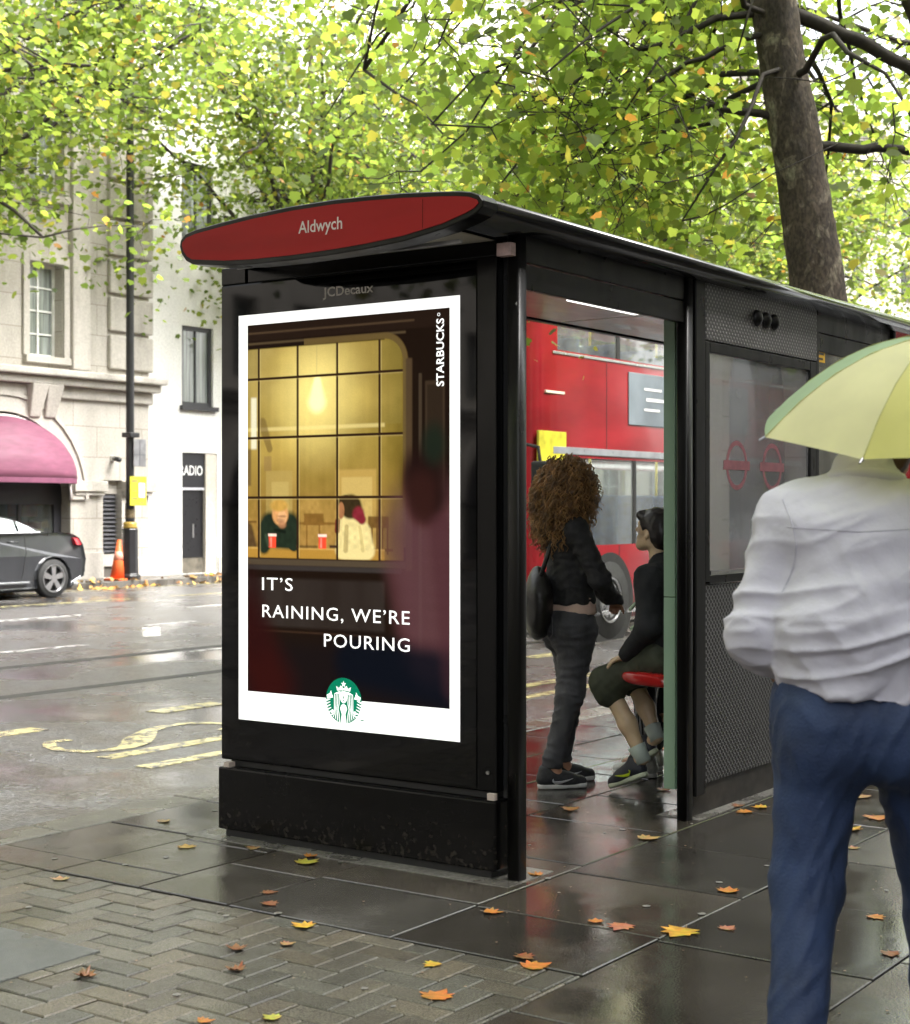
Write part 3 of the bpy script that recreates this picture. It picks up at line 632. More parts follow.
# the arcade on the near side, behind the camera's right shoulder: its arches show in the shelter's glass
ab = thing('arcade_building', 'grey stone arcade with tall arches mirrored in the map glass', 'building', (9, 15, 0))
mb = MB(); UN = -9.0
def flip(m_): m_.v = [(-x, y, z) for x, y, z in m_.v]; return m_
for k in range(8): arch_bay(mb, UN, -10 + 6 * k, -4 + 6 * k, 0, 6.4, -7 + 6 * k, 2.0, 3.4, -.8)
o4 = []
for k in range(8):
    for s_ in (-1.3, 1.3):
        for z0, z1 in ((7.4, 9.6), (11, 13)): o4.append((-7 + 6 * k + s_ - .6, -7 + 6 * k + s_ + .6, z0, z1))
wall(mb, UN, -10, 38, 6.4, 17, o4, -.4); shell(mb, UN, UN - 10, -10, 38, 0, 17); mb.build('wall', m_stone, ab, recalc=False)
wn = MB()
for a, b, c, d in o4: wn.ub(UN - .3, UN - .25, a, b, c, d)
for k in range(8): wn.ub(UN - .7, UN - .65, -9 + 6 * k, -5 + 6 * k, 0, 5.4)
wn.build('glazing', m_pane, ab); MB().ub(UN - .1, UN + .5, -10, 38, 6.2, 6.6).ub(UN - .1, UN + .7, -10, 38, 16, 16.8).build('cornice', m_trim, ab)
for k in range(9): MB().ub(UN - .1, UN + .12, -10.45 + 6 * k, -9.55 + 6 * k, .01, 6.19).build('pier', m_trim, ab)
# added unseen brick block behind the camera, keeps sky off the black glass
eb = thing('added_brick_backdrop', 'unseen dark brick block added behind the camera, mirrored in the black glass', 'building', (-10, -46, 0))
m_brk = stone_mat('dark_brick', (.10, .06, .045), .12, .6, (.05, .035, .03)); mb = MB()
mb.box(-60, 14, -58, -46, 0, 22); mb.build('wall', m_brk, eb)
for k in range(17):
    for z in (4, 8, 12, 16): MB().box(-58 + 4.2 * k, -56 + 4.2 * k, -46.05, -45.9, z, z + 2.2).build('window', m_pane, eb)
MB().box(-60, 14, -46.3, -45.98, 20.6, 21.6).build('cornice', m_trim, eb)

# ------------------------------------------------------------------ bus shelter
m_blk = mat('black_paint', (.0018, .0018, .002), .2, var=.3, scale=2, spec=.16, rvar=.4)
m_blk2 = mat('black_satin', (.0048, .0046, .0044), .36, spec=.24, var=.35, scale=4, stretch=(1, 1, .4), rvar=.3)
m_gloss = mat('black_glass', (.0012, .0012, .0014), .04, var=.2, spec=.2)
m_roof = mat('black_roof_tube', (.008, .008, .0085), .16, var=.4, scale=3, stretch=(1, .15, 1), coat=.5, rvar=.6, bump=.02, bscale=30)
def wet_panel(src, mud):
    m = MATS[src].copy(); m.name = src + '_rained_on'; n = m.node_tree.nodes; L = m.node_tree.links; b = n['Principled BSDF']; tc = n.new('ShaderNodeTexCoord'); v = n.new('ShaderNodeTexVoronoi'); v.inputs['Scale'].default_value = 70; L.new(tc.outputs['Object'], v.inputs['Vector'])
    r = n.new('ShaderNodeMapRange'); r.inputs[1].default_value = .12; r.inputs[2].default_value = .26; r.inputs[3].default_value = 1; r.inputs[4].default_value = 0; L.new(v.outputs['Distance'], r.inputs[0])
    k = n.new('ShaderNodeTexNoise'); k.inputs['Scale'].default_value = 5; L.new(tc.outputs['Object'], k.inputs['Vector']); k2 = n.new('ShaderNodeMapRange'); k2.inputs[1].default_value = .5; k2.inputs[2].default_value = .62; L.new(k.outputs['Fac'], k2.inputs[0])
    mm = n.new('ShaderNodeMath'); mm.operation = 'MULTIPLY'; L.new(r.outputs[0], mm.inputs[0]); L.new(k2.outputs[0], mm.inputs[1])
    bp = n.new('ShaderNodeBump'); bp.inputs['Strength'].default_value = .6; bp.inputs['Distance'].default_value = .003; L.new(mm.outputs[0], bp.inputs['Height']); L.new(bp.outputs[0], b.inputs['Normal'])
    if mud:                                                          # road splash: grit thrown up from the ground, thinning with height
        sp = n.new('ShaderNodeSeparateXYZ'); L.new(tc.outputs['Object'], sp.inputs[0]); g = n.new('ShaderNodeTexNoise'); g.inputs['Scale'].default_value = 45; g.inputs['Detail'].default_value = 8; L.new(tc.outputs['Object'], g.inputs['Vector'])
        h = n.new('ShaderNodeMapRange'); h.inputs[1].default_value = .0; h.inputs[2].default_value = .22; h.inputs[3].default_value = .50; h.inputs[4].default_value = .68; L.new(sp.outputs[2], h.inputs[0])
        d = n.new('ShaderNodeMath'); d.operation = 'SUBTRACT'; L.new(g.outputs['Fac'], d.inputs[0]); L.new(h.outputs[0], d.inputs[1]); e = n.new('ShaderNodeMapRange'); e.inputs[2].default_value = .12; e.inputs[4].default_value = .55; L.new(d.outputs[0], e.inputs[0])
        q = n.new('ShaderNodeMix'); q.data_type = 'RGBA'; q.inputs[7].default_value = (.045, .038, .03, 1); L.new(e.outputs[0], q.inputs[0]); L.new(b.inputs['Base Color'].links[0].from_socket, q.inputs[6]); L.new(q.outputs[2], b.inputs['Base Color'])
    return m
m_plinth = wet_panel('black_paint', True)
sh = thing('bus_shelter', 'black bus shelter with red name board and lit coffee poster', 'bus shelter', (0, 0, 0))
LENS = [(1.33, 2.470), (1.15, 2.449), (.99, 2.440), (.78, 2.437), (.57, 2.440), (.40, 2.447), (.23, 2.459), (.047, 2.486), (-.06, 2.514), (-.10, 2.529), (-.123, 2.548), (-.125, 2.565), (-.112, 2.583), (-.075, 2.598), (-.02, 2.607), (.05, 2.614), (.231, 2.629), (.40, 2.637), (.571, 2.642), (.78, 2.640), (.988, 2.630), (1.16, 2.616), (1.31, 2.601), (1.365, 2.589), (1.393, 2.568), (1.398, 2.545), (1.388, 2.515), (1.365, 2.488)]
def lens_at(v, grow=0):
    cu, cz = .63, 2.545; out = []
    n = len(LENS)
    for i, (u, z) in enumerate(LENS):
        a, b = LENS[i - 1], LENS[(i + 1) % n]; d = Vector((b[0] - a[0], b[1] - a[1])).normalized(); nx = Vector((d.y, -d.x))
        if (u - cu) * nx.x + (z - cz) * nx.y < 0: nx = -nx
        out.append((-(u + nx.x * grow), v, z + nx.y * grow))
    return out
def raised(v): return [(x, y, max(z, 2.512) if x > -1.385 and x < .1 and z < 2.545 else z) for x, y, z in lens_at(v)]
roof = MB().loft([raised(-.322), raised(4.55)]).build('roof', m_roof, sh, smooth=False)
for p in roof.data.polygons: p.use_smooth = len(p.vertices) == 4
cap = MB().loft([lens_at(-.43, .002), lens_at(-.425, .006), lens_at(-.332, .006), lens_at(-.326, .001)]).build('end_cap', m_blk2, sh)
sgn = MB().loft([lens_at(-.434, -.014), lens_at(-.4305, -.014)])
m_red = mat('red_sign', (.27, .010, .011), .5, spec=.2, var=.12, scale=3, stretch=(.4, 1, 3))
nb = sgn.build('name_board', m_red, cap)
lt = text_mb('Aldwych', .068, face_v(.744, -.4355, 2.532, -0.6), .0006, 1.0, 'LEFT', .222); lt.build('lettering', mat('pale_letters', (.6, .53, .5), .5), cap, recalc=False)
MB().ub(.1365, .138, -.4348, -.434, 2.49, 2.60).build('board_seam', m_blk, cap)
# soffit, with its light diffusers and trims
m_soff = mat('soffit_panel', (.62, .59, .52), .16, var=.3, scale=3, stretch=(1, .3, 1), rvar=.5, bump=.05, bscale=8)
sf = MB(); 
for a, b in ((-.30, .98), (1.0, 2.45), (2.47, 3.9), (3.92, 4.5)):
    sf.loft([[(-u, v, 2.522 + .0 * u - dz) for u in np.linspace(.10, 1.3, 9)] + [(-u, v, 2.526 + .0 * u - dz) for u in np.linspace(1.3, .10, 9)] for v in (a, b) for dz in (.022,)])
sf.build('soffit', m_soff, roof)
MB().ub(1.335, 1.38, -.31, 4.5, 2.492, 2.53).build('rear_rail', m_blk, roof, bevel=.006)
lf = MB()
for a in (.35, 1.6, 2.9): lf.ub(.68, .74, a, a + .7, 2.484, 2.496)
lf.build('soffit_lamp', mat('lamp_diffuser', (.75, .75, .72), .4, emit=.5), roof, bevel=.004)
fs = MB().ub(.06, 1.2, -.30, -.285, 2.448, 2.462).build('soffit_trim', mat('dull_aluminium', (.38, .38, .38), .3, .8, var=.4, scale=9), roof)
MB().ub(-.02, .045, -.075, -.04, 2.425, 2.475).build('corner_plate', mat('pale_pink_plate', (.5, .36, .34), .5, var=.4, scale=20), roof)
# posts
def post(v, u=0, r=.031, z1=2.53):
    mb = MB(); L_ = []
    for z in (.0, z1):
        L_.append([(-(u + r * c), v + r * s_, z) for c, s_ in [(math.copysign(abs(math.cos(t)) ** .45, math.cos(t)), math.copysign(abs(math.sin(t)) ** .45, math.sin(t))) for t in [6.2832 * i / 24 for i in range(24)]]])
    o = mb.loft(L_).build('post', m_blk2, sh, smooth=False)
    for p in o.data.polygons: p.use_smooth = len(p.vertices) == 4
    return o
p0 = post(0); p1 = post(1.437); post(4.17)
lt = text_mb('4', .022, face_v(-.0, -.0325, 2.235), 0, 1, 'LEFT'); lt.v = [(x + .012, y, z) for x, y, z in lt.v]; lt.build('lettering', mat('grey_sticker', (.5, .5, .5), .5), p0, recalc=False)
# header boards over the openings
def header(v0, v1):
    o = MB().ub(-.014, .014, v0, v1, 2.306, 2.405).ub(-.016, .012, v0, v1, 2.41, 2.53).build('header_board', m_blk2, sh, bevel=.004); return o
header(.034, 1.403); header(3.0, 4.135)
# advert case on its plinth
MB().ub(.06, 1.535, -.06, .16, .032, .306).build('plinth', m_plinth, sh, bevel=.008)
MB().ub(.09, 1.50, -.045, .14, .003, .03).ub(.10, 1.50, -.012, .12, .308, .332).build('recess', mat('dark_recess', (.01, .01, .01), .6), sh)
MB().ub(.066, .10, -.06, -.04, .31, .336).ub(1.46, 1.49, -.07, -.03, .31, .33).build('bracket', mat('pale_bracket', (.45, .38, .34), .5), sh)
case = MB().ub(.078, 1.55, -.024, .145, .334, 2.437).ub(1.402, 1.55, -.024, .145, 2.4372, 2.515).ub(.078, 1.398, -.02, .145, 2.4372, 2.50).build('advert_case', m_blk, sh, bevel=.006)
MB().ub(.172, 1.542, -.0285, -.0245, .345, 2.43).build('glazing', m_gloss, case, bevel=.0015)
MB().cyl((-.118, -.024, .41), (-.118, -.031, .41), .008, 12).build('lock', mat('steel_lock', (.3, .3, .3), .3, 1), case)
MB().ub(.034, .076, .02, .10, .31, 2.5).build('side_channel', mat('dark_channel', (.016, .016, .017), .3), sh)

# the poster: a printed, back-lit sheet. Its picture is painted here point by point
NX, NZ = 300, 450
S_, T_ = np.meshgrid((np.arange(NX) + .5) / NX, (np.arange(NZ) + .5) / NZ)   # s left to right, t top to bottom
rs = np.random.RandomState(3)
def sm(x, a, b): q = np.clip((x - a) / (b - a), 0, 1); return q * q * (3 - 2 * q)
def vnoise(sx, sy, seed):
    r_ = np.random.RandomState(seed); a, b = S_ * sx, T_ * sy; g = r_.rand(int(sy) + 3, int(sx) + 3); i, j = a.astype(int), b.astype(int); f, h = a - i, b - j; f = f * f * (3 - 2 * f); h = h * h * (3 - 2 * h)
    return (g[j, i] * (1 - f) + g[j, i + 1] * f) * (1 - h) + (g[j + 1, i] * (1 - f) + g[j + 1, i + 1] * f) * h
img = np.zeros((NZ, NX, 3)); img[:] = (.014, .008, .005)
def put(mask, c, a=1.0):
    global img
    m_ = np.clip(mask, 0, 1)[..., None] * a; img = img * (1 - m_) + np.array(c) * m_
def rect(s0, s1, t0, t1, e=.004): return sm(S_, s0 - e, s0 + e) * (1 - sm(S_, s1 - e, s1 + e)) * sm(T_, t0 - e * .7, t0 + e * .7) * (1 - sm(T_, t1 - e * .7, t1 + e * .7))
AR = 1.602 / 1.085
def disc(s, t, rs_, rt, e=.15): return 1 - sm(np.sqrt(((S_ - s) / rs_) ** 2 + ((T_ - t) / rt) ** 2), 1 - e, 1 + e)
def limb(s0, t0, s1, t1, r0, r1, e=.3):
    ax, ay = (s1 - s0), (t1 - t0) * AR; px_, py_ = S_ - s0, (T_ - t0) * AR; h = np.clip((px_ * ax + py_ * ay) / (ax * ax + ay * ay), 0, 1)
    return 1 - sm(np.hypot(px_ - ax * h, py_ - ay * h) / (r0 + (r1 - r0) * h), 1 - e, 1 + e)
# panelled wall round the window
put(rect(-.1, 1.1, .0, .045), (.020, .012, .008)); put(rect(-.1, .84, .022, .027), (.06, .042, .027)); put(rect(-.1, .80, .05, .056), (.08, .058, .036), .8)
put(rect(.86, .875, .16, .9, .003), (.045, .034, .024)); put(rect(.89, .98, .18, .5, .004), (.038, .027, .018)); put(rect(.90, .97, .19, .49, .004), (.026, .018, .012))
# the lit room: warm wall, glow of the lamp, skirting panels
rr = 1 - sm(np.hypot(np.maximum(S_ - .70, 0), np.maximum(.125 - T_, 0) * AR) / .095, .94, 1.06)
win = np.where((S_ > .70) & (T_ < .125), rr, (1 - sm(S_, .785, .795)) * sm(T_, .066, .071)) * (1 - sm(T_, .632, .637))
glow = np.exp(-(((S_ - .36) / .36) ** 2 + ((T_ - .20) / .17) ** 2)); low = sm(T_, .30, .62)
room = np.stack([.205 + .34 * glow + .08 * low, .138 + .25 * glow + .02 * low, .030 + .06 * glow + .012 * low], -1) * (.85 + .25 * vnoise(9, 14, 5))[..., None] * (.93 + .12 * vnoise(60, 4, 6))[..., None]
pane_r = np.random.RandomState(12).uniform(.82, 1.12, (5, 6)); room *= pane_r[np.digitize(T_, (.15, .31, .472, .64)), np.digitize(S_, (.062, .267, .468, .676, .8))][..., None]
room *= (1 - .35 * sm(S_, .62, .8))[..., None]; room += (.10 * np.clip(np.sin(S_ * 5.2 + T_ * 2.1 + 2.2 * vnoise(3, 3, 31)), 0, 1) ** 3 * vnoise(5, 16, 32))[..., None] * np.array((.9, .8, .5)); room *= (.93 + .14 * vnoise(26, 40, 33))[..., None]; img = img * (1 - win[..., None]) + room * win[..., None]
up = rect(.0, .78, .07, .285) * win; put(up * (.6 - .6 * glow), (.20, .155, .045), .7); put(rect(.0, .70, .282, .292) * win, (.62, .5, .2), .6)
put(rect(.46, .66, .40, .62, .006) * win, (.42, .27, .07), .7); put(rect(.49, .64, .42, .62, .004) * win, (.5, .36, .12), .6); put(rect(.10, .24, .40, .60, .004) * win, (.34, .24, .07), .7); put(rect(.13, .22, .43, .58, .004) * win, (.42, .31, .10), .6)
put(rect(.02, .05, .20, .34, .006) * win, (.7, .66, .5), .8); put(rect(.0, .02, .34, .44, .006) * win, (.10, .06, .03), .8); put(limb(.08, .27, .12, .34, .022, .015) * win, (.13, .08, .03), .7); put(rect(.09, .13, .36, .40) * win, (.2, .12, .05), .5)
put(limb(.365, .02, .365, .155, .003, .003) * win, (.2, .13, .04), .9)
put(disc(.366, .19, .15, .12, .98) * win, (.85, .70, .26), .6); put(limb(.368, .163, .366, .218, .018, .042, .5) * win, (1.0, .88, .42), .95)
# chairs, table, the two customers and their red cups
put((rect(.30, .40, .515, .545) + rect(.31, .318, .54, .62) + rect(.375, .383, .54, .62) + rect(.27, .48, .538, .545)) * win, (.15, .07, .02), .85)
put((rect(.62, .72, .522, .552) + sum(rect(x, x + .008, .55, .62, .002) for x in (.635, .66, .685, .71)) + rect(.60, .74, .605, .612)) * win, (.10, .045, .015), .9)
put(rect(.0, .05, .535, .541) * win, (.12, .06, .02)); put(limb(.0, .56, .02, .62, .03, .04) * win, (.05, .03, .02), .9)
put(rect(-.1, .70, .607, .640) * win, (.34, .18, .035)); put(rect(-.1, .70, .607, .611) * win, (.5, .3, .08), .8)
put((limb(.12, .545, .225, .545, .05, .05) + limb(.10, .56, .09, .605, .035, .03) + limb(.235, .56, .25, .60, .035, .025) + limb(.12, .585, .24, .592, .035, .03)) * win, (.018, .026, .017))
put(disc(.176, .517, .042, .030) * win, (.56, .27, .10)); put(disc(.186, .526, .024, .019) * win, (.62, .33, .15)); put(disc(.17, .494, .046, .016, .3) * win, (.42, .24, .05)); put(disc(.186, .545, .02, .01, .4) * win, (.34, .15, .07), .8); put(disc(.185, .523, .022, .003, .5) * win, (.3, .14, .06), .8)
put((limb(.545, .53, .55, .612, .055, .075) + limb(.505, .545, .49, .61, .028, .03) + limb(.60, .56, .622, .612, .03, .03)) * win, (.62, .5, .22)); put(limb(.515, .55, .51, .61, .010, .012) * win, (.3, .22, .08), .7); put(limb(.58, .55, .595, .61, .007, .008) * win, (.4, .3, .11), .6)
put((disc(.535, .497, .055, .032) + disc(.505, .487, .035, .02)) * win, (.035, .025, .012)); put(disc(.488, .507, .016, .022) * win, (.28, .12, .05)); put(limb(.575, .517, .59, .53, .03, .02) * win, (.17, .022, .03)); put(limb(.47, .535, .468, .56, .012, .012) * win, (.12, .02, .02))
for cs in (.134, .394): put(rect(cs - .019, cs + .019, .575, .608, .003) * win, (.78, .055, .03)); put(rect(cs - .022, cs + .022, .570, .577, .003) * win, (.85, .6, .5)); put(rect(cs - .012, cs - .002, .58, .606, .003) * win, (.95, .25, .18), .7)
put(rect(.43, .47, .598, .606) * win, (.05, .03, .02)); put(rect(.26, .37, .600, .607) * win, (.08, .045, .02), .8)
sh_ = .85 + .28 * vnoise(70, 90, 41); pm__ = (rect(-.1, .70, .48, .61) * win)[..., None]; img = img * (1 - pm__) + img * sh_[..., None] * pm__
put(limb(.10, .575, .115, .60, .008, .01, .6) * win, (.05, .065, .045), .6); put(limb(.15, .56, .20, .565, .006, .006, .6) * win, (.006, .009, .006), .8); put(disc(.176, .534, .02, .006, .6) * win, (.22, .10, .05), .6)
# glazing bars
for s_ in (.062, .267, .468, .676): put(rect(s_ - .0055, s_ + .0055, .066, .638, .002), (.03, .017, .009)); put(rect(s_ + .006, s_ + .010, .07, .632, .002), (.66, .5, .2), .35)
for t_ in (.150, .310, .472): put(rect(-.1, .788, t_ - .0035, t_ + .0035, .002), (.03, .017, .009)); put(rect(-.1, .788, t_ + .004, t_ + .006, .002), (.6, .45, .18), .3)
edge = sm(np.hypot(np.maximum(S_ - .70, 0), np.maximum(.125 - T_, 0) * AR), .083, .09) * (1 - sm(np.hypot(np.maximum(S_ - .70, 0), np.maximum(.125 - T_, 0) * AR), .105, .115)) * (T_ < .60) * (S_ > .3)
put(edge, (.10, .065, .028)); put(rect(.80, .83, .12, .66, .006), (.058, .040, .024)); put(rect(-.1, .80, .638, .655), (.06, .045, .032)); put(rect(-.1, .78, .655, .668), (.035, .03, .028))
# panelling below, dim street, passers-by caught as streaks by the poster's own camera
put(rect(-.1, .70, .69, .82, .01) * (.6 + .5 * vnoise(24, 3, 8)), (.030, .024, .021)); put(rect(-.1, .7, .83, .835), (.05, .03, .02), .6); put(sm(T_, .82, .9), (.010, .007, .008), .8)
ph = vnoise(3, 60, 9) * .5 + .5
put(limb(.90, .56, .93, .86, .20, .13, .45) * (.75 + .25 * ph), (.085, .042, .046), .8); put(limb(.80, .60, .83, .80, .10, .08, .6), (.07, .034, .038), .45)
put(limb(.88, .42, .90, .47, .10, .09, .5), (.016, .007, .006), .97); put(limb(.87, .455, .88, .50, .07, .06, .6), (.03, .012, .01), .8); put(disc(.93, .34, .05, .05, .6), (.012, .018, .012), .9)
put(limb(.55, .90, .98, .93, .09, .11, .5), (.004, .006, .011), .9); put(limb(.96, .55, 1.02, .95, .05, .05, .6), (.045, .02, .024), .5)
put(limb(-.02, .80, .12, .98, .09, .12, .7), (.030, .006, .005), .9); put(limb(.02, .70, .05, .85, .05, .08, .8), (.022, .006, .006), .6)
img = np.where(img < .05, img * .5 + img * img * 10, img); img = np.clip(img * (.96 + .08 * rs.rand(NZ, NX, 1)), 0, 1.2)
m_post = mat('backlit_print', attr=True, rough=.5, var=.02, scale=3, emit=.185, spec=.02)
pm_ = MB().ub(.25, 1.438, -.0310, -.0290, .52, 2.296); pm_.col = (.9, .9, .89); pm_.c = [(.92, .92, .91)] * len(pm_.v)
poster = pm_.build('poster', m_post, case, colors=True)
uu = 1.384 - (np.arange(NX + 1) / NX) * 1.085; zz = 2.25 - (np.arange(NZ + 1) / NZ) * 1.602
def vertcol(a): 
    p = np.pad(a, ((0, 1), (0, 1), (0, 0)), 'edge'); return p
Vp = np.stack(np.meshgrid(-uu, zz), -1).reshape(-1, 2); Vp = np.c_[Vp[:, 0], np.full(len(Vp), -.0316), Vp[:, 1]]
ii = np.arange(NZ)[:, None] * (NX + 1) + np.arange(NX)[None]; Fp = np.stack([ii, ii + NX + 1, ii + NX + 2, ii + 1], -1).reshape(-1, 4)
raw_mesh('picture', Vp, Fp, m_post, poster, False, vertcol(img).reshape(-1, 3))
m_wl = mat('backlit_white', (.92, .92, .91), .5, var=.01, emit=.21, spec=.1); m_gl = mat('backlit_green', (.0, .165, .085), .5, var=.02, emit=.16, spec=.1)
for t_, u_, z_, w_, al in (("IT\u2019S", 1.299, 1.094, .176, 'LEFT'), ("RAINING, WE\u2019RE", 1.297, .976, .80, 'LEFT'), ("POURING", .949, .865, .452, 'LEFT')):
    text_mb(t_, .0785, face_v(u_, -.0326, z_), .0002, 1.12, al, w_).build('lettering', m_wl, poster, recalc=False)
text_mb('STARBUCKS', .052, face_v(.327, -.0326, 1.938, 90), .0010, 1.02, 'LEFT', .272).build('lettering', m_wl, poster, recalc=False)
MB().tube([(-.352 + .006 * math.cos(t), -.0326, 2.226 + .006 * math.sin(t)) for t in [6.283 * i / 12 for i in range(13)]], .0012, 4).build('lettering', m_wl, poster)
text_mb('JCDecaux', .056, face_v(.957, -.0293, 2.343), .0008, 1.0, 'LEFT', .27).build('lettering', mat('grey_maker_letters', (.5, .47, .44), .4), case, recalc=False)
# round green emblem: crowned, long-haired twin-tailed figure in white
ec, ez, er = .842, .643, .0955
dm = MB(); dm.add([(-ec, -.0324, ez)] + [(-ec + er * math.cos(6.2832 * i / 64), -.0324, ez + er * math.sin(6.2832 * i / 64)) for i in range(64)], [(0, 1 + i, 1 + (i + 1) % 64) for i in range(64)]); dm.build('emblem', m_gl, poster, recalc=False)
em = MB()
def ep(pts, d=.0331): em.poly([(-ec + er * x, -d, ez + er * y) for x, y in pts])
def star(cx, cy, r_, n=5, ph=90, q=.42): ep([(cx + (r_ if i % 2 == 0 else r_ * q) * math.cos(R(ph + 180 / n * i)), cy + (r_ if i % 2 == 0 else r_ * q) * math.sin(R(ph + 180 / n * i))) for i in range(2 * n)])
def ribbon(pts, w0, w1):
    n = len(pts); L_, R_ = [], []
    for i, p in enumerate(pts):
        a, b = pts[max(i - 1, 0)], pts[min(i + 1, n - 1)]; d = Vector((b[0] - a[0], b[1] - a[1])).normalized(); w_ = (w0 + (w1 - w0) * i / (n - 1)) / 2
        L_.append((p[0] - d.y * w_, p[1] + d.x * w_)); R_.append((p[0] + d.y * w_, p[1] - d.x * w_))
    for i in range(n - 1): ep([L_[i], L_[i + 1], R_[i + 1], R_[i]])
star(0, .72, .15); ep([(-.36, .42), (-.42, .62), (-.25, .53), (-.17, .66), (0, .53), (.17, .66), (.25, .53), (.42, .62), (.36, .42), (.0, .47)])
ep([(.20 * math.cos(t), .16 + .27 * math.sin(t)) for t in [6.2832 * i / 24 for i in range(24)]])
ep([(-.13, -.2), (-.2, -.35), (-.1, -.6), (-.17, -.99), (.17, -.99), (.1, -.6), (.2, -.35), (.13, -.2), (0, -.14)])
for s_ in (-1, 1):
    for k in range(4):
        o = .25 + .09 * k; ribbon([(s_ * (.05 + .07 * k), .43 - .02 * k), (s_ * (o - .02), .28), (s_ * o, .05), (s_ * (o + .0), -.15), (s_ * (o + .06 - .02 * k), -.38), (s_ * (o - .0), -.60), (s_ * (o - .02 + .03 * k), -.97 + .07 * k)], .036, .040)
    star(s_ * .74, .22, .2, 3, 90 + s_ * 10, .35); ep([(s_ * .62, .12), (s_ * .92, .02), (s_ * .96, .2), (s_ * .7, .3)])
    for k in range(6): y = -.02 - .125 * k; x1 = math.sqrt(max(0, .985 - y * y)); ribbon([(s_ * (x1 - .24 + .01 * k), y + .05), (s_ * (x1 - .1), y + .0), (s_ * x1, y - .03)], .03, .075)
    ep([(s_ * .52, -.46), (s_ * .66, -.42), (s_ * .74, -.56), (s_ * .6, -.6)])
em.build('emblem_figure', m_wl, poster, recalc=False)
fg = MB()
def fp(pts): fg.poly([(-ec + er * x, -.0336, ez + er * y) for x, y in pts])
for s_ in (-1, 1): fp([(s_ * .04, .20), (s_ * .09, .235), (s_ * .14, .20), (s_ * .09, .185)])
fp([(-.02, .2), (.02, .2), (.035, .09), (-.035, .09)]); fp([(-.07, .01), (0, .03), (.07, .01), (0, -.03)]); fp([(-.2, .40), (.2, .40), (.19, .37), (-.19, .37)])
fg.build('emblem_face', m_gl, poster, recalc=False)
MB().ub(.735, .752, -.0329, -.0327, .566, .570).build('lettering', m_gl, poster)

# map bay: perforated head, glazed map frame, perforated apron
mh = perf_mat('pipped_steel', (.075, .073, .07), (.30, .29, .28), .034, .17, True); ma = perf_mat('punched_steel', (.085, .082, .078), (.006, .006, .006), .034, .28)
hp = MB().ub(-.030, .02, 1.60, 2.955, 2.245, 2.53).build('perforated_head', mh, sh, bevel=.004)
for v_ in (2.17, 2.275, 2.38): MB().sphere((.030, v_, 2.402), (.03, .042, .042)).build('speaker_dome', m_blk2, hp, smooth=True)
MB().ub(-.012, .03, 1.615, 2.95, .144, 1.085).build('perforated_apron', ma, sh, bevel=.004)
MB().ub(.0, .05, 1.52, 2.95, .004, .142).build('kick_plate', mat('rusty_black', (.02, .017, .014), .5, var=.6, scale=9), sh)
fr = MB().ub(-.028, .028, 1.50, 1.60, .1, 2.53).ub(-.026, .026, 1.603, 1.65, 1.10, 2.24).ub(-.026, .026, 2.875, 2.955, 1.10, 2.24).ub(-.025, .025, 1.652, 2.873, 2.19, 2.24).ub(-.022, .025, 1.652, 2.873, 1.09, 1.13).ub(-.024, .024, 2.957, 3.0, .1, 2.5)
frame = fr.build('map_frame', m_blk2, sh, bevel=.004)
MB().ub(-.031, -.02, 1.65, 2.873, 1.132, 1.150).build('bright_trim', mat('bright_steel', (.75, .75, .76), .2, 1), frame)
m_map = glass_mat('dusty_map_glass', (.62, .64, .64), .5, .012, (.25, .245, .25), .24, ior=2.2)
gp = MB().ub(-.012, -.006, 1.652, 2.873, 1.150, 2.188).build('map_glass', m_map, frame)
rdm = mat('faded_red_print', (.17, .06, .07), .4, var=.2, scale=20)
rd = MB()
for vc in (1.975, 2.40):
    for i in range(40):
        a, b = 6.2832 * i / 40, 6.2832 * (i + 1) / 40; r0, r1 = .098, .122
        rd.quad(*[(.0128, vc + r_ * math.cos(t), 1.66 + r_ * math.sin(t)) for r_, t in ((r0, a), (r1, a), (r1, b), (r0, b))])
    rd.quad((.0134, vc - .155, 1.637), (.0134, vc + .15, 1.637), (.0134, vc + .15, 1.683), (.0134, vc - .15, 1.683))
rd.build('roundel', rdm, gp, recalc=False)
MB().ub(-.004, .003, 3.02, 4.13, .25, 2.30).build('end_glass', glass_mat('clear_glass', (.9, .93, .92), .06, .02, (.5, .5, .5), .05), sh)
ys = MB().ub(-.0085, -.006, 3.0, 3.12, 2.25, 2.345).build('yellow_sticker', mat('yellow_sticker', (.62, .36, .02), .5), sh)
MB().ub(-.0095, -.0088, 3.015, 3.105, 2.32, 2.33).ub(-.0095, -.0088, 3.02, 3.10, 2.29, 2.302).ub(-.0095, -.0088, 3.015, 3.09, 2.262, 2.274).build('sticker_print', mat('sticker_print', (.05, .04, .03), .5), ys)
# pale green glass fin and the red perch seat behind it
m_fin = mat('green_glass_edge', (.36, .52, .36), .25, var=.12, scale=2, stretch=(1, 1, .3)); m_fin2 = mat('green_glass_face', (.2, .33, .22), .15)
fin = MB().ub(.145, .205, 1.62, 1.66, .10, 1.02).ub(.145, .205, 1.62, 1.66, 1.024, 2.44).build('glass_fin', m_fin, sh, bevel=.002)
MB().ub(.105, .144, 1.63, 1.67, .10, 2.44).build('fin_channel', m_fin2, fin, bevel=.002)
st_ = MB(); L_ = []
for v_, k in ((1.705, .55), (1.712, .8), (1.735, .96), (1.76, 1), (2.90, 1), (2.925, .96), (2.945, .7)):
    L_.append([(-(.36 + .145 * k * math.copysign(abs(math.cos(t)) ** .6, math.cos(t))), v_, .603 + .034 * k * math.copysign(abs(math.sin(t)) ** .7, math.sin(t)) + .01 * math.cos(t)) for t in [6.2832 * i / 20 for i in range(20)]])
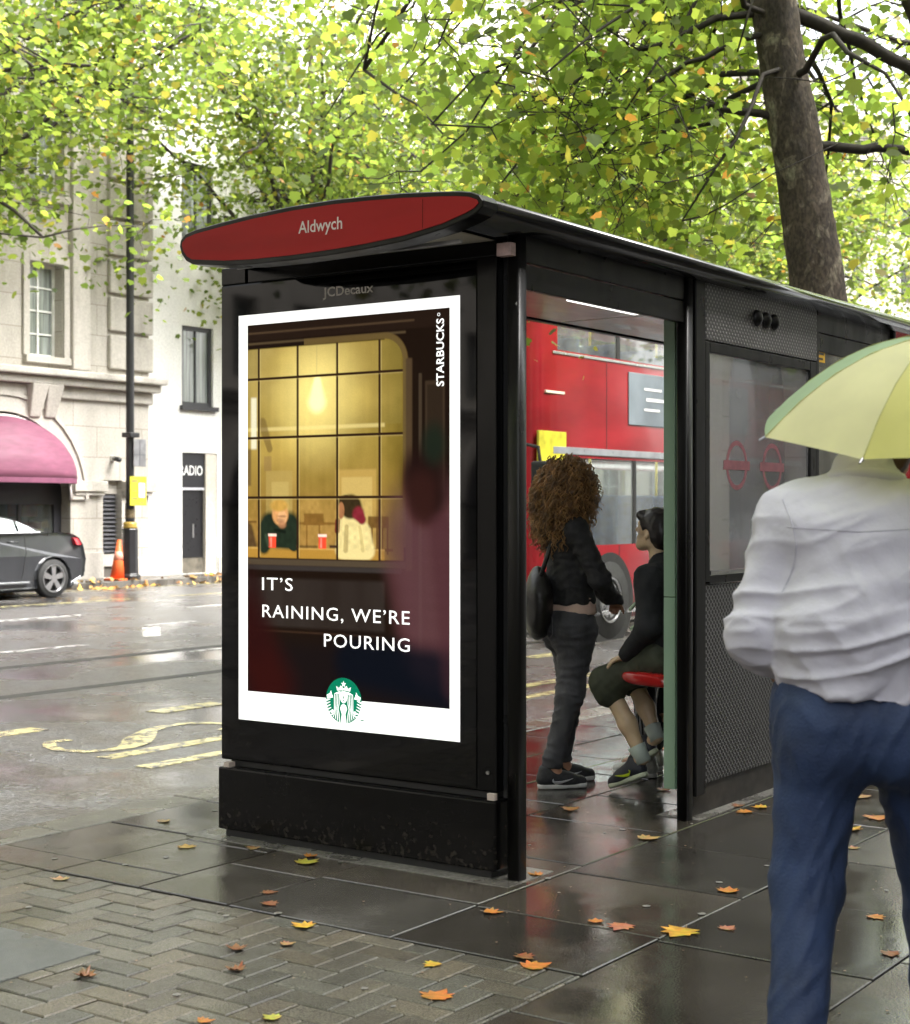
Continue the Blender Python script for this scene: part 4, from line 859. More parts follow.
seat = st_.loft(L_).build('seat', mat('red_plastic', (.42, .016, .014), .22, coat=.4), sh, smooth=True)
bkt = MB()
for v_ in (1.98, 2.7): bkt.ub(.03, .40, v_, v_ + .04, .52, .57).ub(.03, .06, v_, v_ + .04, .3, .56)
bkt.build('seat_bracket', m_blk2, seat)

# ------------------------------------------------------------------ street furniture across the road
LU, LV = 20.1, 16.88
lp = thing('lamp_post', 'tall black lamp post with gold collar on the far kerb', 'lamp post', (-LU, LV, .012))
m_lp = mat('black_cast_iron', (.016, .016, .018), .35, var=.2)
def ring(r, z, n=16): return [(-LU + r * math.cos(6.2832 * i / n), LV + r * math.sin(6.2832 * i / n), z) for i in range(n)]
MB().loft([ring(.21, .012, 8), ring(.21, .10, 8), ring(.165, .14, 8), ring(.155, .95, 8), ring(.16, 1.02, 8), ring(.145, 1.04, 8)]).build('base', m_lp, lp, bevel=.008)
MB().loft([ring(.135, 1.042), ring(.15, 1.07), ring(.13, 1.10), ring(.145, 1.13), ring(.12, 1.17)]).build('collar', mat('gold_paint', (.42, .28, .06), .35, .3), lp, smooth=True)
MB().loft([ring(.095, 1.172), ring(.095, 1.55), ring(.085, 1.56), ring(.07, 12.6)]).build('pole', m_lp, lp)
MB().loft([ring(.098, 1.25), ring(.10, 1.26), ring(.10, 1.42), ring(.098, 1.43)]).build('crest_band', mat('crest_band', (.12, .09, .05), .4, var=.6, scale=30), lp)
MB().tube([(-LU, LV, 12.5), (-LU + .3, LV, 13.1), (-LU + 1.4, LV, 13.3)], [.06, .05, .04], 8).build('arm', m_lp, lp); MB().sphere((-LU + 1.6, LV, 13.27), (.4, .17, .1)).build('lantern', mat('lantern_grey', (.3, .3, .3), .4), lp, smooth=True)
MB().ub(LU - .16, LU + .1, LV - .14, LV + .12, 2.86, 2.96).build('clamp', m_lp, lp, bevel=.02)
yn = MB().ub(LU - .185, LU - .165, LV - .17, LV + .27, 1.5, 2.08).build('notice_board', mat('yellow_board', (.42, .38, .025), .5, var=.1), None, base=(-LU, LV, 1.5))
tag(yn, 'yellow planning notice board strapped to the black lamp post', 'notice'); MB().ub(LU - .19, LU - .186, LV + .06, LV + .22, 1.66, 1.95).build('paper_sheet', mat('white_paper', (.75, .75, .7), .6), yn)
MB().ub(LU - .19, LU - .186, LV - .13, LV + .03, 1.96, 2.02).ub(LU - .19, LU - .186, LV - .12, LV + .02, 1.62, 1.66).ub(LU - .19, LU - .186, LV - .11, LV + .0, 1.78, 1.81).ub(LU - .19, LU - .186, LV + .08, LV + .2, 1.54, 1.57).build('notice_print', mat('dull_print', (.25, .22, .05), .6), yn)
gs = MB().ub(LU - .13, LU - .11, LV - .02, LV + .31, 2.28, 2.83).build('parking_sign', mat('grey_sign_back', (.2, .2, .21), .4, .4, var=.3), None, base=(-LU, LV + .15, 2.28), bevel=.006)
tag(gs, 'grey rectangular sign plate clamped high on the lamp post', 'sign'); MB().ub(LU - .137, LU - .1305, LV - .0, LV + .29, 2.5, 2.53).ub(LU - .137, LU - .1305, LV + .13, LV + .16, 2.3, 2.8).build('sign_rib', mat('sign_rib', (.13, .13, .14), .4), gs)
cu_, cv_ = 20.18, 16.62
cone = thing('traffic_cone', 'orange traffic cone leaning by the foot of the lamp post', 'traffic cone', (-cu_, cv_, .012))
m_or = mat('orange_rubber', (.72, .12, .03), .5)
MB().tube([(-cu_, cv_, .05), (-cu_, cv_ + .02, .4), (-cu_, cv_ + .05, .82)], [.15, .10, .04], 16).build('cone_body', m_or, cone, smooth=True)
MB().ub(cu_ - .19, cu_ + .19, cv_ - .19, cv_ + .19, .012, .05).build('cone_base', m_or, cone, bevel=.015)
MB().tube([(-cu_, cv_ + .021, .41), (-cu_, cv_ + .034, .58)], [.102, .076], 16).build('cone_band', mat('cone_band', (.75, .3, .22), .4), cone, smooth=True)
cc = thing('security_camera', 'small black security camera on the stone wall above the shutter', 'security camera', (-U, 17.22, 2.42))
MB().ub(U - .06, U, 17.18, 17.28, 2.42, 2.52).build('mount', m_frame, cc); MB().tube([(-U + .05, 17.23, 2.47), (-U + .3, 17.16, 2.43)], .05, 12).build('housing', m_lp, cc, smooth=True)

# ------------------------------------------------------------------ parked coupe
m_car = mat('dark_metallic_grey', (.045, .047, .052), .22, .35, var=.06, coat=.5)
m_tyre = mat('tyre_rubber', (.014, .014, .014), .75); m_rim = mat('alloy', (.42, .42, .43), .3, .85); m_tint = mat('car_glass', (.30, .34, .33), .04, .75, var=.3, scale=1.2)
CU = 17.9                                                          # near flank
car = thing('parked_car', 'dark grey two door car parked on the far side below the pink canopy', 'car', (-CU - .9, 11.1, -.1))
def arc(vc, r, t0, t1, n=10, zc=.225): return [(vc + r * math.cos(t), zc + r * math.sin(t)) for t in [t0 + (t1 - t0) * i / n for i in range(n + 1)]]
WV = (12.64, 10.0); WR = .335
prof = [(13.36, .56), (13.33, .80), (13.26, .93), (13.12, 1.00), (12.9, 1.025), (12.45, 1.035), (11.9, 1.03), (11.0, .99), (10.4, .97), (9.6, .90), (9.2, .80), (9.02, .62), (9.0, .38), (9.08, .14)]
prof += [(9.62, .08)] + arc(WV[1], .39, math.pi * 1.12, -math.pi * .12) + [(10.5, .06), (12.15, .08)] + arc(WV[0], .39, math.pi * 1.12, -math.pi * .12) + [(13.1, .16), (13.31, .26)]
loops = []
for du, sc_, dz in ((0.06, .985, .0), (.0, 1.0, .0), (.02, .998, 0), (.9, 1, .01), (1.78, .998, 0), (1.8, 1, 0), (1.74, .985, 0)):
    loops.append([(-(CU + du + (.09 * max(0, (z - .62)) / .4 if du < .9 else -.09 * max(0, (z - .62)) / .4)), 11.2 + (v - 11.2) * sc_, z + dz) for v, z in prof])
loops = [loops[0], loops[1], loops[2], loops[3], loops[4], loops[5], loops[6]]
body = MB().loft(loops).build('body', m_car, car, bevel=.025, segs=3)
gh = []
for v, z0, z1, i0, i1 in ((12.62, 1.0, 1.03, .14, .2), (12.3, 1.02, 1.16, .14, .26), (11.95, 1.02, 1.29, .13, .32), (11.6, 1.01, 1.345, .12, .34), (11.1, 1.0, 1.36, .12, .34), (10.8, .99, 1.33, .12, .33), (10.45, .98, 1.18, .13, .27), (10.1, .97, .99, .14, .18)):
    gh.append([(-(CU + i0), v, z0 - .03), (-(CU + (i0 + i1) / 2 - .02), v, (z0 + z1) / 2), (-(CU + i1), v, z1 - .02), (-(CU + .5), v, z1), (-(CU + 1.3), v, z1), (-(CU + 1.8 - i1), v, z1 - .02), (-(CU + 1.8 - (i0 + i1) / 2 + .02), v, (z0 + z1) / 2), (-(CU + 1.8 - i0), v, z0 - .03)])
MB().loft(gh).build('roof', m_car, car, smooth=True)
def side_win(pts, name):                                           # panes lie just proud of the cabin's inward-leaning flank
    return MB().prism([(-(CU + .115 + .50 * max(0, z - 1.0)) + .025, v, z) for v, z in pts], (.006, 0, 0)).build(name, m_tint, car, bevel=.002)
side_win([(11.92, 1.045), (11.90, 1.24), (11.62, 1.29), (11.2, 1.305), (10.9, 1.28), (10.55, 1.045)], 'side_window'); side_win([(12.34, 1.05), (12.2, 1.13), (12.0, 1.215), (11.96, 1.22), (11.97, 1.045)], 'quarter_window')
MB().tube([(-(CU + .10), 12.4, 1.035), (-(CU + .085), 11.5, 1.03), (-(CU + .085), 10.4, 1.02)], .014, 6).build('waist_trim', mat('chrome', (.6, .6, .6), .15, 1), car)
MB().prism([(-(CU + .02), 13.16, .80), (-(CU + .06), 13.12, .93), (-(CU + .10), 13.26, .925), (-(CU + .08), 13.345, .80)], (-.30, .0, 0)).build('rear_light', mat('red_lens', (.42, .015, .03), .15, coat=1), car, bevel=.015)
MB().tube([(-(CU + .02), 11.84, .875), (-(CU - .03), 11.82, .88), (-(CU - .03), 11.66, .88), (-(CU + .02), 11.64, .875)], .016, 8).build('door_handle', m_car, car, smooth=True)
dl = MB(); dl.tube([(-(CU + .045), 12.02, 1.0), (-(CU - .003), 12.03, .7), (-(CU + .0), 11.95, .3), (-(CU + .02), 11.9, .16)], .007, 4); dl.build('door_gap', mat('panel_gap', (.008, .008, .008), .6), car)
MB().ub(CU - .012, CU + .03, 10.5, 12.1, .17, .205).build('sill_strip', mat('sill_strip', (.35, .36, .37), .25, .7), car, bevel=.008)
MB().ub(CU + .06, CU + 1.74, 13.28, 13.40, .30, .50).build('bumper', m_car, car, bevel=.04); MB().ub(CU + .2, CU + 1.6, 9.1, 13.2, .02, .2).build('underbody', m_tyre, car)
MB().cyl((-(CU + .3), 13.3, .11), (-(CU + .3), 13.40, .11), .035, 12).build('exhaust', m_rim, car)
def wheel(parent, xc, vc, zc, r, wd, side, rimr, spokes=5):
    """xc = outer face; side +1: outer face looks towards +x"""
    t = MB(); L_ = []
    for dx, rr_ in ((0.012, rimr), (.0, rimr + .01), (.0, r - .03), (-.02, r - .006), (-.05, r), (-wd + .05, r), (-wd + .02, r - .006), (-wd, r - .03), (-wd, rimr)):
        L_.append([(xc + side * dx, vc + rr_ * math.cos(6.2832 * i / 36), zc + rr_ * math.sin(6.2832 * i / 36)) for i in range(36)])
    wo = t.loft(L_, cap=False).build('wheel', m_tyre, parent, smooth=True)
    d = MB(); d.cyl((xc - side * .07, vc, zc), (xc - side * .075, vc, zc), rimr, 36).build('brake_disc', mat('brake_dark', (.02, .02, .02), .5), wo)  # plain dark disc closing the wheel behind its spokes
    q = MB(); q.loft([[(xc - side * dx, vc + rr_ * math.cos(6.2832 * i / 36), zc + rr_ * math.sin(6.2832 * i / 36)) for i in range(36)] for dx, rr_ in ((.06, rimr), (-.006, rimr), (-.008, rimr - .02), (.03, rimr - .035))], cap=False)
    for k in range(spokes):
        a = 6.2832 * k / spokes + .3
        for s_ in (-.13, .13):
            p0_, p1_ = (.055, a + s_ * .5), (rimr - .015, a + s_); t0, t1 = .03, .026
            def pt(rr_, aa, off, dx): return (xc - side * dx, vc + rr_ * math.cos(aa) - off * math.sin(aa), zc + rr_ * math.sin(aa) + off * math.cos(aa))
            q.loft([[pt(*p0_, -t0, .0), pt(*p0_, t0, .0), pt(*p0_, t0, .04), pt(*p0_, -t0, .04)], [pt(*p1_, -t1, .012), pt(*p1_, t1, .012), pt(*p1_, t1, .05), pt(*p1_, -t1, .05)]])
    q.cyl((xc - side * .04, vc, zc), (xc + side * .004, vc, zc), .065, 20); q.build('rim', m_rim, wo); return wo
car_end = 1
for v in WV: wheel(car, -CU - .01, v, .235, WR, .22, 1, .245); wheel(car, -CU - 1.79, v, .235, WR, .22, -1, .245)

car.location.y += .42
# ------------------------------------------------------------------ double-decker bus in the near lane
m_bus = mat('bus_red', (.27, .014, .02), .2, var=.3, scale=1.1, stretch=(1, .5, 1.6), coat=.8); m_bglass = mat('bus_glass', (.42, .46, .46), .06, .6, var=.45, scale=1.1, stretch=(1, .5, 1), spec=.8)
m_busgrey = mat('bus_grey', (.24, .25, .27), .3, var=.2); m_silver = mat('silver_trim', (.6, .6, .6), .25, .8)
BU, BV, BL, BW = 5.8, 9.22, 11.2, 2.5
bus = thing('double_decker_bus', 'red double decker bus with grey side advert passing behind the standing woman', 'bus', (-BU - 1.25, BV + 5.6, -.1))
def bring(v, ins, z0, z1, rt=.28):
    u0, u1 = BU + ins, BU + BW - ins; P = [(u0, z0), (u0, .6), (u0, 1.02), (u0, 2.02), (u0, 2.6), (u0, 3.212), (u0, min(3.92, z1 - rt))]
    P += [(u0 + .01 + rt * (1 - math.cos(t)), z1 - rt + rt * math.sin(t)) for t in (.3, .7, 1.1, 1.57)]
    Q = [(2 * BU + BW - u, z) for u, z in P][::-1]
    return [(-u, v, z) for u, z in P + Q]
bb = MB().loft([bring(BV, .34, .2, 4.0), bring(BV + .04, .2, .18, 4.1), bring(BV + .13, .08, .16, 4.2), bring(BV + .32, .015, .15, 4.26), bring(BV + .6, 0, .15, 4.28), bring(BV + BL - .5, 0, .15, 4.28), bring(BV + BL - .12, .06, .16, 4.22), bring(BV + BL, .2, .2, 4.05)])
# open both window bands along the straight part of the body
def band(f):
    ys = [bb.v[i][1] for i in f]; zs = [bb.v[i][2] for i in f]; us = {round(-bb.v[i][0], 3) for i in f}
    return len(f) == 4 and abs(min(ys) - BV - .6) < .01 and abs(max(ys) - BV - BL + .5) < .01 and len(us) == 1 and ((abs(min(zs) - 1.02) < .01 and abs(max(zs) - 2.02) < .01) or (abs(min(zs) - 3.212) < .01 and abs(max(zs) - 3.92) < .01))
bb.f = [f for f in bb.f if not band(f)]
bbody = bb.build('body', m_bus, bus, recalc=False)
for p in bbody.data.polygons: p.use_smooth = len(p.vertices) == 4
def bpan(name, v0, v1, z0, z1, m, e=.006, bev=.004, par=None): return MB().ub(BU - e, BU + .02, BV + v0, BV + v1, z0, z1).build(name, m, par or bus, bevel=bev)
m_bg = glass_mat('bus_window_glass', (.80, .84, .83), .16, .03, (.5, .52, .52), .1, ior=1.6)
UP = ((.60, 1.95), (2.03, 3.5), (3.58, 5.1), (5.18, 6.7), (6.78, 8.3), (8.38, 9.9)); LWN = ((.60, 2.35), (2.43, 3.9), (3.98, 5.4), (5.48, 6.9), (6.98, 8.4), (8.48, 9.9))
for far in (0, 1):
    for rng, z0, z1, nm in ((UP, 3.212, 3.92, 'upper_window'), (LWN, 1.02, 2.02, 'lower_window')):
        ua = BU + BW - .03 if far else BU + .001
        for (a0, a1), (c0, c1) in zip(rng, rng[1:] + ((BL - .5, BL),)): MB().ub(ua, ua + .03, BV + a1, BV + c0, z0, z1).build('window_pillar', m_tyre, bbody)
        for v0, v1 in rng: MB().ub(ua + .008, ua + .013, BV + v0, BV + v1, z0, z1).build(nm, m_bg, bus)
bpan('cab_window', .3, .57, 1.05, 2.0, m_bglass)
itr = MB().ub(BU + .06, BU + BW - .06, BV + .5, BV + BL - .3, .40, .46).ub(BU + .06, BU + BW - .06, BV + .5, BV + BL - .3, 2.18, 2.3).build('deck', mat('bus_lino', (.10, .10, .11), .5, var=.3), bus)
m_seat = mat('bus_seat', (.05, .09, .20), .8, var=.6, scale=14); m_pole = mat('bus_pole', (.62, .5, .05), .35); m_int = mat('bus_lining', (.55, .54, .5), .5)
for dk, zb in ((0, .46), (1, 2.3)):
    for r_ in range(10):
        for uu_ in (BU + .28, BU + BW - 1.12): MB().ub(uu_, uu_ + .84, BV + 1.5 + .92 * r_, BV + 1.58 + .92 * r_, zb + .35, zb + 1.15).ub(uu_, uu_ + .84, BV + 1.1 + .92 * r_, BV + 1.5 + .92 * r_, zb + .36, zb + .46).build('seat', m_seat, bus, bevel=.03)
    for r_ in range(5): MB().cyl((-BU - 1.2, BV + 1.54 + 1.84 * r_, zb), (-BU - 1.2, BV + 1.54 + 1.84 * r_, zb + 1.72), .018, 8).build('grab_pole', m_pole, bus)
    MB().ub(BU + .95, BU + 1.02, BV + .9, BV + BL - .6, zb + 1.66, zb + 1.69).ub(BU + BW - 1.02, BU + BW - .95, BV + .9, BV + BL - .6, zb + 1.66, zb + 1.69).build('ceiling_lamp', mat('bus_lamp', (.8, .8, .76), .4, emit=4), itr)
MB().ub(BU + .1, BU + BW - .1, BV + .6, BV + BL - .3, 2.15, 2.178).build('ceiling', m_int, itr)
bpan('waist_band', .5, 10.6, 2.055, 2.135, m_busgrey, .012); bpan('cantrail', .5, 10.6, 3.165, 3.195, m_silver, .01)
bpan('skirt_strip', .5, 10.6, .20, .25, m_silver, .012)
for v_ in (2.0, 4.6, 7.2, 9.7): MB().ub(BU - .0025, BU + .01, BV + v_, BV + v_ + .012, .3, 1.0).build('panel_joint', m_tyre, bus); MB().ub(BU - .0025, BU + .01, BV + v_ - .3, BV + v_ - .29, 2.14, 3.16).build('panel_joint', m_tyre, bus)
adp = bpan('side_advert', 2.22, 5.6, 2.45, 3.08, mat('grey_advert', (.17, .20, .23), .35, var=.25, scale=2), .014)
MB().ub(BU - .018, BU - .0145, BV + 2.6, BV + 3.05, 2.88, 2.91).ub(BU - .018, BU - .0145, BV + 2.65, BV + 3.12, 2.75, 2.79).ub(BU - .018, BU - .0145, BV + 2.6, BV + 3.0, 2.63, 2.66).build('advert_bar', mat('pale_bar', (.65, .65, .66), .5), adp)
bpan('yellow_plate', .20, .78, 1.93, 2.30, mat('yellow_plate', (.55, .5, .03), .5, var=.35, scale=6), .009)
bpan('pale_strip', .35, .75, 2.72, 2.75, mat('pale_strip', (.7, .62, .5), .4), .008)
MB().ub(BU + .35, BU + BW - .35, BV - .012, BV + .02, 2.75, 3.75).build('front_window', m_bglass, bus, bevel=.05); MB().ub(BU + .35, BU + BW - .35, BV - .012, BV + .02, .95, 2.2).build('windscreen', m_bglass, bus, bevel=.05)
for u in (BU + .38, BU + BW - .7): MB().ub(u, u + .32, BV - .03, BV + .02, .45, .65).build('headlight', mat('headlamp_glass', (.7, .7, .68), .1, .3, coat=1), bus, bevel=.03)
for v in (1.78, 7.45):
    MB().cyl((-BU + .003, BV + v, .37), (-BU - .05, BV + v, .37), .56, 36).build('wheel_arch', m_tyre, bus); wheel(bus, -BU + .012, BV + v, .37, .47, .28, 1, .27, 8); wheel(bus, -BU - BW - .012, BV + v, .37, .47, .28, -1, .27, 8)
MB().tube([(-BU - .1, BV + .05, 2.15), (-BU + .22, BV - .15, 2.1), (-BU + .25, BV - .16, 1.95)], .02, 6).build('mirror_arm', m_tyre, bus); MB().ub(BU - .36, BU - .16, BV - .22, BV - .12, 1.55, 1.95).build('mirror', m_tyre, bus, bevel=.03)
bus2 = copy_tree(bus); bus2.location.y += 13.4; bus2.location.x -= .25
tag(bus2, 'second red double decker bus queueing behind the first, seen past the umbrella', 'bus', 'red buses in the near lane'); bus['group'] = 'red buses in the near lane'
# a red car and a dark van pass in the next lane: only slivers show between the woman, the boy and the posts

# ------------------------------------------------------------------ plane trees
m_leaf = leaf_mat('plane_leaves', .55); m_leaf2 = leaf_mat('plane_leaves_backlit', .66, 4.2);  # near-tree copy: backlit glow put into a stronger transmitted colour
def bark_mat():
    m = mat('plane_bark', (.062, .047, .036), .85, var=.5, scale=5, bump=1.0, bscale=26, stretch=(1, 1, .5)); n = m.node_tree.nodes; L = m.node_tree.links; b = n['Principled BSDF']
    src = b.inputs['Base Color'].links[0].from_socket; tc = n.new('ShaderNodeTexCoord'); mp = n.new('ShaderNodeMapping'); mp.inputs['Scale'].default_value = (1, 1, .6); L.new(tc.outputs['Object'], mp.inputs[0])
    a = n.new('ShaderNodeTexNoise'); a.inputs['Scale'].default_value = 6.5; a.inputs['Detail'].default_value = 3; a.inputs['Distortion'].default_value = .8; L.new(mp.outputs[0], a.inputs['Vector'])
    for lo, hi, c in ((.54, .57, (.15, .125, .095)), (.64, .66, (.24, .22, .16))):      # flakes shed to paler under-bark
        r = n.new('ShaderNodeMapRange'); r.inputs[1].default_value = lo; r.inputs[2].default_value = hi; r.inputs[4].default_value = .75; L.new(a.outputs['Fac'], r.inputs[0])
        q = n.new('ShaderNodeMix'); q.data_type = 'RGBA'; q.inputs[7].default_value = (*c, 1); L.new(r.outputs[0], q.inputs[0]); L.new(src, q.inputs[6]); src = q.outputs[2]
    k = n.new('ShaderNodeTexNoise'); k.inputs['Scale'].default_value = 40; k.inputs['Detail'].default_value = 5; L.new(mp.outputs[0], k.inputs['Vector']); r = n.new('ShaderNodeMapRange'); r.inputs[1].default_value = .35; r.inputs[2].default_value = .65; r.inputs[3].default_value = .5; r.inputs[4].default_value = 1.35; L.new(k.outputs['Fac'], r.inputs[0])
    q = n.new('ShaderNodeMix'); q.data_type = 'RGBA'; q.blend_type = 'MULTIPLY'; q.inputs[0].default_value = 1; L.new(src, q.inputs[6]); L.new(r.outputs[0], q.inputs[7]); L.new(q.outputs[2], b.inputs['Base Color']); return m
m_bark = bark_mat(); m_bark2 = mat('dark_branch', (.03, .024, .019), .8, var=.4, scale=12)
LO = np.array([(0, 0), (.34, -.02), (.50, .18), (.40, .30), (.50, .56), (.27, .62), (0, .95), (-.27, .62), (-.50, .56), (-.40, .30), (-.50, .18), (-.34, -.02)], np.float32)
def leaves_mesh(P, size, rs, droop=.6, pal=None):
    """one five-lobed face per leaf"""
    n = len(P); k = len(LO)
    az = rs.uniform(0, 6.2832, n); pitch = rs.normal(-droop, .45, n); roll = rs.normal(0, .5, n)
    f = np.stack([np.cos(az) * np.cos(pitch), np.sin(az) * np.cos(pitch), np.sin(pitch)], 1); s_ = np.stack([-np.sin(az), np.cos(az), np.zeros(n)], 1)
    up = np.cross(s_, f) * -1; s2 = s_ * np.cos(roll)[:, None] + up * np.sin(roll)[:, None]; u2 = np.cross(f, s2)
    sz = size * rs.uniform(.5, 1.3, n); l = LO[None] * np.ones((n, 1, 1)); z = -.28 * np.abs(l[..., 0]) * rs.uniform(.0, 1.4, (n, 1)) - .18 * l[..., 1] ** 2
    V = P[:, None, :] + sz[:, None, None] * (l[..., 0:1] * s2[:, None, :] * 1.05 + l[..., 1:2] * f[:, None, :] + z[..., None] * u2[:, None, :])
    F = np.arange(n * k).reshape(n, k); pal = np.array(pal); ci = rs.choice(len(pal), n, p=[.33, .36, .24, .062, .008]); c = pal[ci] * rs.uniform(.7, 1.3, (n, 1))
    return V.reshape(-1, 3), F, np.repeat(c, k, 0)
PAL = [(.064, .10, .019), (.094, .136, .024), (.13, .168, .029), (.19, .182, .031), (.24, .13, .03)]
def curve(p, q, bend, n=7, sag=0):
    p, q = np.array(p, float), np.array(q, float); t = np.linspace(0, 1, n)[:, None]; m = (p + q) / 2 + bend
    return (1 - t) ** 2 * p + 2 * t * (1 - t) * m + t * t * q
def clear(P):                                                          # the lower trunk stands free of leaves on its street side
    al = P[:, 0] * .342 - P[:, 1] * .94; la = np.abs((P[:, 0] + .5) * .94 + (P[:, 1] + .4) * .342); return ~((al > -.4) & (la < .42) & (P[:, 2] < 6.5))
def tree_geometry(seed, trunk, trad, cc, cr, nlimb, nsub, ntw, nleaf, size, extra=(), zmin=-9, dens=None, sig=.42, ends=()):
    rs = np.random.RandomState(seed); tr = MB(); br = MB()
    P_ = [np.array(p, float) for p in trunk]; Q_, W_ = [], []
    for i in range(len(P_) - 1):
        a, b, c, d = P_[max(i - 1, 0)], P_[i], P_[i + 1], P_[min(i + 2, len(P_) - 1)]
        for t in np.linspace(0, 1, 25)[:-1]: Q_.append(.5 * (2 * b + (c - a) * t + (2 * a - 5 * b + 4 * c - d) * t * t + (3 * b - a - 3 * c + d) * t ** 3)); W_.append(trad[i] * (1 - t) + trad[i + 1] * t)
    tr.tube(Q_, W_, 40)
    for i, v in enumerate(tr.v):
        r_ = Q_[i // 40]; q = Vector(v); n_ = (q - Vector(r_)).normalized(); d_ = mnoise.noise(Vector((v[0] * 3, v[1] * 3, v[2] * 1.6))) * .022 + abs(mnoise.noise(Vector((v[0] * 14, v[1] * 14, v[2] * 5)))) * .012 - max(0, mnoise.noise(Vector((v[0] * 9 + 7, v[1] * 9, v[2] * 7)))) * .010; tr.v[i] = tuple(q + n_ * d_)
    pts = []; cc = np.array(cc, float); cr = np.array(cr, float); top = [np.array(t, float) for t in trunk]
    for e in extra:
        P_ = [np.array(p, float) for p in e[0]]; Q_, W_ = [], []
        for i in range(len(P_) - 1):
            a, b, c, d = P_[max(i - 1, 0)], P_[i], P_[i + 1], P_[min(i + 2, len(P_) - 1)]
            for t in np.linspace(0, 1, 6)[:-1]: Q_.append(.5 * (2 * b + (c - a) * t + (2 * a - 5 * b + 4 * c - d) * t * t + (3 * b - a - 3 * c + d) * t ** 3) + rs.normal(0, .012, 3)); W_.append(e[1][i] * (1 - t) + e[1][i + 1] * t)
        br.tube(Q_ + [P_[-1]], W_ + [e[1][-1]], 8)
    for i in range(nlimb + len(ends)):
        k = rs.randint(max(1, len(top) - 3), len(top)); fr = rs.rand(); base = top[k - 1] * (1 - fr) + top[k] * fr
        a = 2.39996 * i + rs.normal(0, .3); el = rs.uniform(-.75, 1.0); d = np.array([math.cos(a) * math.cos(el), math.sin(a) * math.cos(el), math.sin(el)])
        end = cc + d * cr * rs.uniform(.76, 1.0); end[2] = max(end[2], zmin + rs.uniform(0, .5))
        if i >= nlimb: end = np.array(ends[i - nlimb]); hd = math.hypot(end[0] + .6, end[1] + .4); hz = min(max(end[2] + .48 * hd, 4.9), 9.5); k = next(q for q in range(1, len(top)) if top[q][2] >= hz); f_ = (hz - top[k - 1][2]) / (top[k][2] - top[k - 1][2]); base = top[k - 1] * (1 - f_) + top[k] * f_
        C = curve(base, end, np.array([0, 0, rs.uniform(.2, 1.3)]) + rs.normal(0, .3, 3), 9); r0 = trad[k - 1] * rs.uniform(.32, .5)
        wig = np.cumsum(rs.normal(0, .07, (9, 3)), 0); wig -= wig[:1]; C = C + wig
        if i >= nlimb: C[:, 2] += .25 * np.sin(np.linspace(0, math.pi, 9)); r0 = .034
        br.tube(C, list(np.linspace(r0, .022 if i < nlimb else .007, 9) ** 1.0), 7)
        if i >= nlimb: nsub, ntw, nleaf = 5, 4, 20
        for j in range(nsub):
            s_ = C[rs.randint(2 if i < nlimb else 4, 9)]
            if i >= nlimb and not clear(s_[None])[0]: continue
            d2 = rs.normal(0, 1, 3); d2[2] *= .6; d2 /= np.linalg.norm(d2); e2 = s_ + d2 * rs.uniform(.9, 2.3) * (1 if i < nlimb else .6)
            if e2[2] < zmin - .2: e2[2] = s_[2] + abs(e2[2] - s_[2]) * .3
            C2 = curve(s_, e2, rs.normal(0, .3, 3), 5); C2[1:] += rs.normal(0, .05, (4, 3)); br.tube(C2, list(np.linspace(.018 if i < nlimb else .008, .006 if i < nlimb else .004, 5)), 5)
            for t in range(ntw):
                s3 = C2[rs.randint(1, 5)]; d3 = rs.normal(0, 1, 3); d3 /= np.linalg.norm(d3); e3 = s3 + d3 * rs.uniform(.3, .8) + np.array([0, 0, -.15])
                if e3[2] < zmin - .35 or (dens is not None and not (dens(s3[None])[0] and dens(e3[None])[0])): continue
                br.tube([s3, (s3 + e3) / 2 + rs.normal(0, .05, 3), e3], [.0055, .004, .002], 4, False)
                q = rs.rand(nleaf, 1); base_ = s3 * (1 - q) + e3 * q + rs.normal(0, sig, (nleaf, 3)) * np.array([1, 1, .7]); pts.append(base_)
    P = np.concatenate(pts); 
    if dens is not None: P = P[dens(P)]
    V, F, c = leaves_mesh(P, size, rs, pal=PAL); return tr, br, (V, F, c)
def make_tree(name_label, group, base, geo, lm):
    t = thing('plane_tree', name_label, 'tree', base, group); tr, br, (V, F, c) = geo
    trk = tr.build('trunk', m_bark, t, smooth=True, base=(0, 0, 0), recalc=False); br.build('branches', m_bark2, t, smooth=True, base=(0, 0, 0), recalc=False)
    raw_mesh('crown', V, F, lm, t, False, c); return t
def copy_tree_at(src, label, base, rz, s_=1):
    c = copy_tree(src); c.location = base; c.rotation_euler = (0, 0, rz); c.scale = (s_ * 1.14, s_ * 1.14, s_); c['label'] = label; return c
G1, G2 = 'plane trees along the near pavement', 'plane trees along the far pavement'
# the tree whose trunk rises behind the shelter: local axes = world axes, origin at its foot
tb = np.array((-1.28, 7.5, 0))
BOUGHS = [(-2.21, -3.39, 4.87), (-2.48, -2.36, 4.61), (-1.34, -3.39, 4.58), (-2.15, -1.52, 4.41), (-2.13, -0.89, 4.01), (-1.14, -2.03, 4.41), (-0.42, -2.13, 4.73), (-2.68, -0.66, 3.92), (-3.11, -0.97, 4.46), (-0.66, -2.91, 4.79), (-0.76, -1.76, 4.03), (-0.67, 1.35, 3.55), (-2.63, -0.02, 5.3), (-3.84, -1.48, 5.17), (0.66, -1.38, 4.21), (-3.35, 0.08, 5.91), (-3.21, 0.79, 5.08), (-2.57, 0.63, 4.58), (-2.26, 0.85, 5.72), (-2.16, 1.53, 4.98), (-2.1, 0.96, 3.91), (-2.97, 0.96, 3.99), (-0.78, 1.89, 4.58), (-0.93, 1.78, 5.15), (-2.83, -1.99, 4.24), (-2.45, -2.95, 4.33)]
def loc(u, v, z): return (-u - tb[0], v - tb[1], z)
